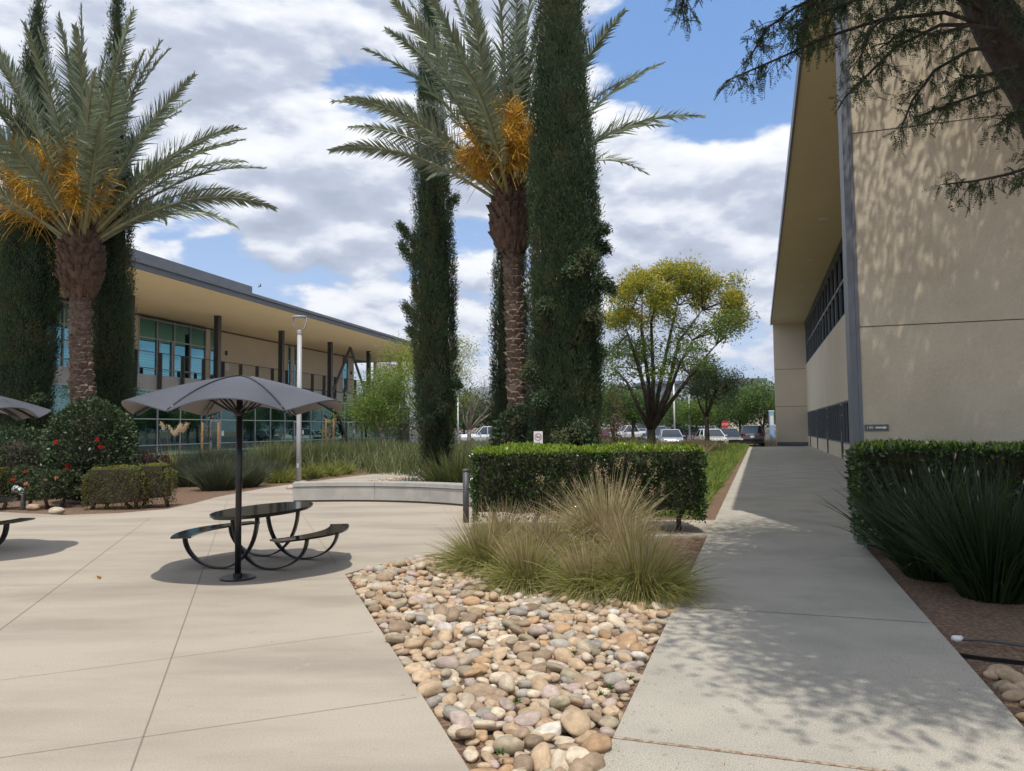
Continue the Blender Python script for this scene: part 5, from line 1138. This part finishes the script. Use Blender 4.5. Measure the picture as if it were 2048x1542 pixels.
# staked saplings by the glazing
for i, (pxa, pxb, Y, top, lab) in enumerate([(406, 438, 37, 842, 'left young sapling nearly bare between two wooden stakes'), (653, 668, 41, 836, 'right young sapling with sparse leaves between two wooden stakes')]):
    c = AT((pxa + pxb) / 2, 880, Y); r = np.random.default_rng(63 + i)
    t = tree((c.x, Y), 1.2, [(.1, 0, 2.6), (-.35, .1, 2.7), (.5, 0, 2.9)], [(r.normal() * (.35 if i else .25), r.normal() * .2, r.uniform(1.3, 2.9)) for k in range(14)], .25, 420 if i else 60, .09, M['limegreen'] if i else M['dryleaf'], lab, 65 + i, tr=.035, name='sapling', group='staked saplings by the glazing')
    for px in (pxa, pxb):
        p = AT(px, 880, Y); zt = AT(px, top, Y).z; b = MB(); b.lathe((p.x, Y - .1, -.1), [(.055, 0), (.055, zt), (.04, zt + .03)], 10); M.setdefault('stake', pmat('stake_wood', (.36, .19, .08), .8, col2=(.28, .14, .06), ns=4))
        o = b.build('wooden_stake', M['stake'], None, True); tag(o, ('left' if px == pxa else 'right') + ' wooden stake of the ' + ('right, leafy' if i else 'left, nearly bare') + ' sapling', 'stake', 'wooden stakes of the saplings')
# green trees in the parking lot
LG = 'leafy green trees in the parking lot'
for i, (px, Y, top, rxp, lab, mt) in enumerate([(1480, 76, 772, 44, 'rounded bright green lot tree behind the small dark bent tree', 'midgreen'), (1526, 73, 757, 48, 'tall bright green lot tree beside the far corner of the hall', 'midgreen'), (1440, 84, 782, 36, 'lot tree seen left behind the small dark bent tree', 'midgreen'), (1395, 80, 797, 34, 'pale green lot tree above the parked white car', 'lightgreen'),
                                                (1352, 92, 795, 34, 'lot tree at the right of the forked trunk', 'midgreen'), (1265, 70, 772, 34, 'olive lot tree left of the forked trunk', 'midgreen'), (1225, 88, 775, 34, 'lot tree behind the dry brown sapling', 'midgreen'), (928, 92, 790, 40, 'lot tree behind the half bare tree, left one', 'midgreen'), (990, 90, 795, 40, 'lot tree behind the half bare tree, right one', 'darkgreen'),
                                                (1310, 100, 792, 36, 'distant lot tree straight behind the forked trunk', 'darkgreen')]):
    r = np.random.default_rng(300 + i); cx = AT(px, 850, Y).x; zt = AT(px, top, Y).z; rx = rxp / F_PX * Y; zb = 1.6; zc = (zt + zb) / 2; rz_ = (zt - zb) / 2
    tree((cx, Y), 1.5, [(r.normal() * rx * .4, r.normal() * rx * .4, zc + rz_ * .4) for k in range(4)], ell(r, 42, (0, 0, zc), rx * .85, rx * .8, rz_ * .85), rx * .42, 9000, .20, M[mt], lab, 310 + i, tr=.16, group=LG, flat=.8)
for i in range(9):      # more of them behind the hall, seen in the glazing
    r = np.random.default_rng(340 + i); X, Y = 27 + i * 7.5 + r.normal(), 84 + i * 5 + r.normal() * 3; h = 5.5 + r.random() * 2.5
    tree((X, Y), 1.5, [(r.normal() * .9, r.normal() * .9, h * .7) for k in range(3)], ell(r, 26, (0, 0, h * .6), 2.4, 2.4, h * .36), 1.2, 1500, .4, M['darkgreen'], 'leafy tree of the row behind the hall, seen only mirrored in the teal glazing', 360 + i, tr=.16, group='trees behind the hall mirrored in the glazing', flat=.8)
# far wood
r = np.random.default_rng(91); C = []
for k in range(420):
    Y = r.uniform(150, 215); px = r.uniform(840, 1620); top = 792 + 12 * mnoise.noise(Vector((px * .02, 1, 0))) + r.normal() * 4; p = AT(px, top, Y); z = p.z * r.uniform(.25, 1); C.append((p.x, Y, z))
b = MB(); leaves_cloud(b, np.array(C), 3.0, 15000, 1.0, .5, r, 0, .8); tag(b.build('far_wood', M['darkgreen']), 'dark far off line of trees beyond the parking lot', 'trees', None, 'stuff')
# distant buildings
def far_building(px0, px1, pyt, Y, label, wall, seed):
    a, c = AT(px0, 850, Y), AT(px1, 850, Y); zt = AT((px0 + px1) / 2, pyt, Y).z; root = empty('distant_building', ((a.x + c.x) / 2, Y, 0), label, 'building', 'low buildings beyond the parking lot'); w = c.x - a.x
    b = MB(); b.box((0, 8, zt / 2), w, 16, zt); b.build('wall', wall, root); b = MB(); b.box((0, 8, zt + .35), w + 1.6, 17.5, .7); b.build('roof', M['roofmetal'], root)
    k = 0
    for x in np.arange(-w / 2 + 1.5, w / 2 - 1.5, 3.2):
        f = MB(); f.box((x, -.03, zt - 1.9), 2.0, .1, 1.5); wi = f.build('window', M['alu'], root); g = MB(); g.box((x, -.09, zt - 1.9), 1.8, .04, 1.3); g.build('pane', M['glass_low'], wi)
far_building(1296, 1362, 768, 175, 'low pale building with a dark roof edge behind the forked tree', M['conc'], 1)
far_building(1456, 1527, 764, 150, 'low building with a grey roof behind the bright green lot trees', M['stucco2'], 2)
# ---------------------------------------------------------------- cars
M['tyre'] = pmat('tyre', (.02, .02, .02), .8); M['rim'] = pmat('rim', (.45, .45, .46), .3, metal=.8)
M['carglass'] = glassmat('car_glass', (.32, .36, .40), (.008, .009, .011), .30); M['red_lens'] = pmat('tail_lens', (.35, .01, .01), .2); M['clear_lens'] = pmat('head_lens', (.7, .72, .75), .12)
def paint(name, col): return pmat(name, col, .28, metal=.25, coat=.6)
PAINT = {'silver': paint('silver_paint', (.42, .46, .50)), 'white': paint('white_car_paint', (.72, .73, .74)), 'dark': paint('dark_paint', (.03, .032, .04)), 'grey': paint('grey_paint', (.15, .16, .175)), 'red': paint('maroon_paint', (.16, .02, .03)), 'blue': paint('blue_paint', (.10, .15, .24))}
CAR = {'sedan': dict(L=4.6, W=1.80, st=[(-2.3, .42, .62, .66), (-2.2, .28, .80, .80), (-1.3, .20, .92, .89), (0, .20, .95, .90), (1.3, .20, .98, .89), (2.1, .28, .98, .82), (2.3, .42, .80, .72)], cab=(-1.25, 1.75, -.45, 1.05, .93, 1.44, .80, .60)),
       'suv': dict(L=4.6, W=1.86, st=[(-2.3, .48, .80, .74), (-2.2, .30, 1.0, .84), (-1.3, .24, 1.08, .92), (0, .24, 1.10, .93), (1.3, .24, 1.12, .93), (2.15, .32, 1.12, .90), (2.3, .45, 1.0, .84)], cab=(-1.25, 2.22, -.5, 1.95, 1.08, 1.68, .86, .68)),
       'pickup': dict(L=5.6, W=1.95, st=[(-2.8, .50, .95, .80), (-2.7, .34, 1.1, .92), (-1.5, .30, 1.15, .97), (0, .30, 1.15, .97), (1.3, .30, 1.18, .97), (2.7, .34, 1.18, .95), (2.8, .5, 1.1, .92)], cab=(-1.1, 1.0, -.45, .75, 1.15, 1.86, .90, .72))}
def car(loc, rz, kind, col, label, group='cars parked in the lot'):
    """front towards local -x"""
    K = CAR[kind]; root = empty('parked_car' if kind != 'pickup' else 'parked_pickup', (loc[0], loc[1], -.02), label, 'car', group, rz); p = PAINT[col]; b = MB(); V = []; st = K['st']
    for x, zb, zt, hw in st:
        V += [(x, -hw * .92, zb), (x, -hw, zb + .15), (x, -hw, zb + (zt - zb) * .62), (x, -hw * .86, zt), (x, hw * .86, zt), (x, hw, zb + (zt - zb) * .62), (x, hw, zb + .15), (x, hw * .92, zb)]
    n = len(st); F = [(i * 8 + k, (i + 1) * 8 + k, (i + 1) * 8 + (k + 1) % 8, i * 8 + (k + 1) % 8) for i in range(n - 1) for k in range(8)] + [tuple(range(8)), tuple((n - 1) * 8 + k for k in range(7, -1, -1))]
    b.add(V, F); b.build('body', p, root)
    x0, x1, x2, x3, z0, z1, h0, h1 = K['cab']
    V = [(x0, -h0, z0), (x1, -h0, z0), (x1, h0, z0), (x0, h0, z0), (x2, -h1, z1), (x3, -h1, z1), (x3, h1, z1), (x2, h1, z1)]
    b = MB(); b.add(V, [(0, 1, 5, 4), (1, 2, 6, 5), (2, 3, 7, 6), (3, 0, 4, 7), (4, 5, 6, 7)]); b.build('windows', M['carglass'], root)
    b = MB(); b.add([(x2 - .04, -h1 - .02, z1), (x3 + .06, -h1 - .02, z1), (x3 + .06, h1 + .02, z1), (x2 - .04, h1 + .02, z1), (x2 + .1, -h1 + .06, z1 + .05), (x3 - .1, -h1 + .06, z1 + .05), (x3 - .1, h1 - .06, z1 + .05), (x2 + .1, h1 - .06, z1 + .05)], [(0, 1, 5, 4), (1, 2, 6, 5), (2, 3, 7, 6), (3, 0, 4, 7), (4, 5, 6, 7), (3, 2, 1, 0)])
    for sy in (-1, 1):
        for (xa, xb) in ((x0, x2), (x1, x3)): b.tube([(xa, sy * (h0 + .005), z0 - .02), (xb, sy * (h1 + .01), z1)], .045, 5)
        xm = (x0 + x1) / 2 + .1; b.tube([(xm, sy * (h0 + .005), z0 - .02), (xm + .02, sy * (h1 + .01), z1)], .04, 5)
    b.build('roof', p, root)
    wr = .33 if kind == 'sedan' else .37; hw = K['W'] / 2
    for sx in (-.30, .30):
        for sy in (-1, 1):
            x = K['L'] * sx; y = sy * (hw - .10); b = MB()
            ring = [(.6, -.11), (.95, -.11), (1.0, -.07), (1.0, .07), (.95, .11), (.6, .11)]; V = []; nn = 20
            for q, yo in ring: V += [(x + math.cos(2 * math.pi * k / nn) * wr * q, y + yo, wr + math.sin(2 * math.pi * k / nn) * wr * q) for k in range(nn)]
            b.add(V, [(i * nn + k, i * nn + (k + 1) % nn, (i + 1) * nn + (k + 1) % nn, (i + 1) * nn + k) for i in range(5) for k in range(nn)]); w = b.build('wheel', M['tyre'], root, True)
            b = MB(); b.tube([(x, y - .10, wr), (x, y + .10, wr)], wr * .61, 16); b.build('rim', M['rim'], w)
    zt = st[1][2]
    for sy in (-1, 1):
        b = MB(); b.box((-K['L'] / 2 + .07, sy * hw * .68, zt - .14), .12, .38, .13); b.build('headlight', M['clear_lens'], root)
        b = MB(); b.box((K['L'] / 2 - .05, sy * hw * .76, st[-2][2] - .15), .12, .34, .18); b.build('tail_light', M['red_lens'], root)
        b = MB(); b.box((x0 + .35, sy * (h0 + .14), z0 + .06), .14, .2, .13); b.build('mirror', p, root)
    b = MB(); b.box((-K['L'] / 2 + .02, 0, zt - .26), .08, hw * 1.05, .16); b.build('grille', M['black'], root)
    b = MB(); b.box((K['L'] / 2 + .005, 0, st[-1][2] - .18), .03, .34, .16); b.build('number_plate', M['white'], root)
    b = MB(); b.box((K['L'] / 2 - .02, 0, st[-1][1] + .08), .12, hw * 1.7, .2); b.build('bumper', M['black'], root)
    return root
def carat(px, Y, *a, **k): return car((AT(px, 870, Y).x, Y), *a, **k)
carat(1340, 56, R_(84), 'sedan', 'silver', 'silver sedan facing the camera behind the dry grass, right of the forked tree')
carat(1313, 59, R_(80), 'suv', 'blue', 'dark blue car half hidden left behind the silver sedan')
carat(1421, 57, R_(88), 'sedan', 'white', 'white car facing the camera behind the small dark bent tree')
carat(1456, 60, R_(82), 'sedan', 'dark', 'dark car parked right behind the white one')
carat(1502, 61.5, R_(-105), 'suv', 'grey', 'grey sport utility car seen from behind at the end of the walkway')
carat(972, 78, R_(10), 'pickup', 'white', 'white pickup seen from the side left of the middle palm')
carat(1002, 84, R_(5), 'sedan', 'silver', 'silver car beyond the white pickup, mostly hidden')
for px, Y, kd, c, lab in ((1212, 96, 'sedan', 'red', 'maroon car far in the lot, leftmost of the distant row'), (1232, 98, 'suv', 'white', 'white utility car far in the lot beside the maroon one'), (1258, 96, 'pickup', 'white', 'distant white pickup seen behind the dry sapling'), (1282, 98, 'sedan', 'silver', 'distant silver car just left of the forked trunk'), (1358, 94, 'suv', 'dark', 'distant dark car beneath the light pole'), (1398, 100, 'suv', 'white', 'distant white van like car behind the small bent tree')):
    carat(px, Y, R_(12), kd, c, lab, 'distant cars in the lot')
# poles and signs in the lot
for px, Y, top, lab in ((1349, 72, 748, 'tall white light pole right of the forked tree'), (1379, 80, 742, 'slim light pole left above the small dark bent tree'), (916, 84, 792, 'thin white light pole just right of the slim cypress')):
    p = AT(px, 850, Y); zt = AT(px, top, Y).z; root = empty('light_pole', (p.x, Y, 0), lab, 'light pole', 'light poles in the lot'); b = MB(); b.tube([(0, 0, -.05), (0, 0, zt)], [.10, .07], 10); b.build('pole', M['white'], root, True)
    b = MB(); b.box((-.35, 0, zt + .03), .9, .3, .1); b.build('lamp_head', M['grey'], root); b = MB(); b.lathe((0, 0, -.03), [(.26, 0), (.26, .75)], 14); b.build('base', M['conc'], root)
p = AT(1450, 849, 70); root = empty('stop_sign', (p.x, 70, 0), 'red octagonal stop sign in the lot', 'sign'); b = MB()
oc = [(.38 * math.cos(R_(22.5 + 45 * k)), .38 * math.sin(R_(22.5 + 45 * k))) for k in range(8)]
b.add([(x, -.01, p.z + z) for x, z in oc] + [(x, .0, p.z + z) for x, z in oc], [tuple(range(8)), tuple(range(15, 7, -1))] + [(k, k + 8, (k + 1) % 8 + 8, (k + 1) % 8) for k in range(8)]); b.build('panel', red, root)
b = MB(); put_text(b, 'STOP', .26, (0, -.014, p.z), (1, 0, 0), (0, 0, 1)); b.build('lettering', M['white'], root); b = MB(); b.tube([(0, .03, -.05), (0, .03, p.z + .3)], .03, 6); b.build('post', M['alu'], root)
p = AT(1543, 845, 66.5); zt = AT(1543, 823, 66.5).z; root = empty('pylon_sign', (p.x, 66.5, 0), 'slim pale blue pylon sign beside the far corner of the hall', 'sign'); b = MB(); b.box((0, 0, zt / 2), .42, .16, zt); b.build('pillar', pmat('pale_blue', (.30, .44, .62), .4), root)
b = MB(); b.box((0, 0, zt + .05), .48, .2, .1); b.build('cap', M['white'], root); b = MB(); b.box((0, -.09, zt * .72), .30, .02, zt * .3); b.build('panel', M['white'], root)
# ---------------------------------------------------------------- the tree that leans in from the right
M['feathery'] = leafmat('feathery_leaf', [(.030, .055, .020), (.042, .072, .026), (.055, .090, .032), (.035, .06, .022)], .4, .3)
M['bark_dark'] = pmat('dark_bark', (.052, .04, .031), .9, col2=(.028, .022, .018), ns=14, nd_=6, bump=1.0, bs=26, bdist=.03)
r = np.random.default_rng(500)
oh = empty('shade_tree', (5.75, 6.35, 0), 'big leaning tree with feathery leaves hanging in from the upper right', 'tree'); b = MB()
Q = lambda px, py, Y: AT(px, py, Y)
trunk = [Vector((5.8, 6.4, -.1)), Vector((5.45, 6.3, 1.6)), Vector((4.9, 6.15, 3.2)), Q(2075, 190, 6.05), Q(1998, 60, 6.0), Q(1940, -60, 6.0), Q(1905, -170, 6.0), Q(1900, -300, 5.9)]
b.tube(trunk, [.25, .22, .20, .185, .175, .16, .13, .10], 14)
BR = [[(2000, 60, 6.0), (1890, 25, 5.8), (1760, 40, 5.5), (1650, 75, 5.3), (1550, 120, 5.2), (1452, 162, 5.1)],
      [(1990, 50, 6.0), (1880, 50, 5.8), (1790, 95, 5.6), (1735, 150, 5.5), (1690, 195, 5.4)],
      [(2010, 90, 6.0), (1940, 100, 5.7), (1870, 140, 5.5), (1825, 200, 5.4), (1800, 262, 5.35)],
      [(2050, 150, 6.0), (1985, 180, 5.6), (1910, 205, 5.4), (1830, 235, 5.3)],
      [(2150, 270, 6.0), (2075, 330, 5.7), (2010, 350, 5.6), (1950, 362, 5.5), (1895, 368, 5.4)],
      [(1930, -80, 6.0), (1800, -70, 5.6), (1680, -30, 5.3), (1590, 15, 5.2), (1530, 60, 5.1), (1500, 115, 5.1)],
      [(1905, -150, 6.0), (1650, -130, 5.6), (1450, -70, 5.4), (1375, -25, 5.3), (1362, 20, 5.3)],
      [(1980, 30, 6.0), (1880, -20, 5.5), (1740, -10, 5.2), (1640, 25, 5.0), (1580, 60, 5.0)],
      [(2000, 60, 6.0), (1940, 50, 5.4), (1870, 70, 5.2), (1810, 60, 5.0), (1770, 90, 5.0)],
      [(2040, 130, 6.0), (2000, 140, 5.4), (1960, 155, 5.2), (1920, 150, 5.1)],
      [(1940, -60, 6.0), (1860, -40, 5.2), (1800, 10, 5.0), (1740, 60, 4.9), (1720, 120, 4.9)],
      [(1940, -60, 6.0), (1980, -40, 5.2), (2020, 0, 5.0), (2050, 50, 4.9)],
      [(1935, -70, 6.0), (1760, -70, 5.6), (1640, -20, 5.5), (1610, 30, 5.4), (1600, 75, 5.4)],
      [(1935, -70, 6.0), (1780, -60, 5.9), (1700, -20, 5.9), (1660, 40, 5.9), (1640, 90, 5.9)],
      [(1985, 40, 6.0), (1930, -10, 5.6), (1830, -25, 5.4), (1680, 0, 5.3), (1620, 10, 5.2)],
      [(2080, 200, 6.0), (2060, 215, 5.4), (2030, 225, 5.2), (1995, 250, 5.1)]]
LP, LD = [], []
def sample(P, t):
    m = len(P) - 1; k = min(m - 1, int(t * m)); return P[k].lerp(P[k + 1], t * m - k)
for br in BR:
    P = [Q(*q) for q in br]; m = len(P); b.tube(P, [.015 * (1 - i / m) + .003 for i in range(m)], 6)
    Ltot = sum((P[i + 1] - P[i]).length for i in range(m - 1)); nt = int(Ltot / .058)
    for k in range(nt):
        t = .22 + .78 * (k + r.random()) / nt; p = sample(P, t); d = (sample(P, min(1, t + .05)) - sample(P, max(0, t - .05))).normalized()
        tw = (d * .7 + Vector(r.normal(size=3)) * .65 + Vector((0, 0, -.25))).normalized(); ln = r.uniform(.06, .26) * (1.15 - .4 * t)
        e = p + tw * ln + Vector((0, 0, -.1 * ln)); b.tube([p, p + tw * ln * .55, e], [.0035, .0025, .0015], 4, cap=False)
        for j in range(int(r.integers(2, 6))):
            q = p.lerp(e, r.random()); LP.append(tuple(q)); dd = tw * .5 + Vector(r.normal(size=3)) * .5 + Vector((0, 0, -.55)); LD.append(tuple(dd.normalized()))
# crown over the frame that throws the dappled shade
lumps = [((2.9, 2.35, 7.0), (.9, .6, .6), 26), ((3.7, 2.7, 7.0), (.8, .6, .6), 18), ((3.4, 3.9, 7.2), (1.5, 1.1, .9), 50), ((4.2, 5.7, 7.4), (1.7, 1.3, 1.0), 60), ((2.7, 4.9, 7.2), (.9, 1.0, .8), 20), ((4.4, 7.1, 8.1), (1.9, 1.6, 1.1), 56), ((5.3, 4.4, 7.3), (1.5, 1.3, 1.0), 36), ((7.3, 7.0, 8.5), (2.3, 2.0, 1.7), 64), ((8.0, 8.6, 10.2), (1.8, 1.0, 1.6), 24), ((8.7, 8.4, 9.6), (1.7, 1.2, 2.0), 26), ((7.8, 8.9, 9.2), (2.0, .8, 1.2), 24)]
C = []
for c, s, k in lumps:
    for i in range(k): v = r.normal(size=3) * .5; C.append((c[0] + v[0] * s[0], c[1] + v[1] * s[1], c[2] + v[2] * s[2]))
C = [c for c in C if c[2] > 1.65 + .62 * c[1] + .55]
top = trunk[-1]
for c, s, k in lumps:
    c = Vector(c); b.tube([trunk[-2], trunk[-1].lerp(c, .5) + UP * .3, c], [.05, .03, .012], 8)
for c in C:
    c = Vector(c); l = min(lumps, key=lambda q: (Vector(q[0]) - c).length); l = Vector(l[0]); b.tube([l, l.lerp(c, .5) + Vector((0, 0, .12)), c], [.011, .007, .003], 4, cap=False)
b.build('trunk', M['bark_dark'], oh)
b = MB()
# near leaves: a stalk of paired leaflets
LP, LD = np.array(LP), np.array(LD); n = len(LP); Lr = r.uniform(.06, .13, n)
b.blades(LP, LD, Lr, .0022, .15, 2, 0, r, .6)
sv = np.cross(LD, r.normal(size=(n, 3))); sv /= np.linalg.norm(sv, axis=1, keepdims=True)
for k in range(9):
    t = (k + .6) / 9
    for s_ in (-1, 1):
        b.leaves(LP + LD * (Lr * t)[:, None] + np.array((0, 0, -1)) * (.15 * Lr * t * t)[:, None], sv * s_ + LD * .55 + r.normal(size=(n, 3)) * .12, .022 * (1.15 - .5 * t), .0085, 0, rg=r)
C = np.array(C); m = 150000
leaves_cloud(b, C, .80, m, .118, .36, r, 0, .75)
b.build('foliage', M['feathery'], oh)
loc_parts(oh)
# ---------------------------------------------------------------- gulls
for px, py, Y, bank, lab in ((401, 425, 75, .1, 'gull gliding in the sky left of the lamp post'), (519, 573, 90, -.25, 'gull flying low above the office roof end')):
    p = AT(px, py, Y); root = empty('gull', tuple(p), lab, 'bird', 'gulls in the sky', rz=.5); bd = pmat('gull_grey', (.22, .22, .23), .7)
    b = MB(); b.tube([(-.2, 0, 0), (-.1, 0, .0), (.05, 0, .01), (.17, 0, .03), (.22, 0, .03), (.27, 0, .015)], [.015, .05, .06, .04, .035, .006], 8); b.build('body', bd, root, True)
    for s_ in (-1, 1):
        b = MB(); V = []; 
        for t, z, xo, w in ((0, .03, .05, .17), (.22, .14, .09, .16), (.42, .13, .02, .12), (.60, .05, -.1, .02)):
            zz = z + bank * t * s_; V += [(xo + w / 2, s_ * (t + .03), zz), (xo - w / 2, s_ * (t + .03), zz - .01), (xo, s_ * (t + .03), zz + .018)]
        F = []
        for i in range(3): a = i * 3; F += [(a, a + 3, a + 5, a + 2), (a + 2, a + 5, a + 4, a + 1), (a + 1, a + 4, a + 3, a)]
        b.add(V, F); b.build('wing', bd, root)

# ---------------------------------------------------------------- the air
m, t, o = newmat('haze_air'); v = nd(t, 'ShaderNodeVolumePrincipled'); v.inputs['Color'].default_value = (.80, .88, 1.0, 1); v.inputs['Density'].default_value = 5.0e-5; v.inputs['Anisotropy'].default_value = 0.1
t.links.new(v.outputs[0], o.inputs['Volume'])
b = MB(); b.obox((-9500, -600, -60), (22500, 0, 0), (0, 15500, 0), (0, 0, 1120)); hz_o = b.build('haze', m); hz_o['kind'] = 'stuff'
hz_o['label'] = 'thin bluish haze in the air between camera and mountains'
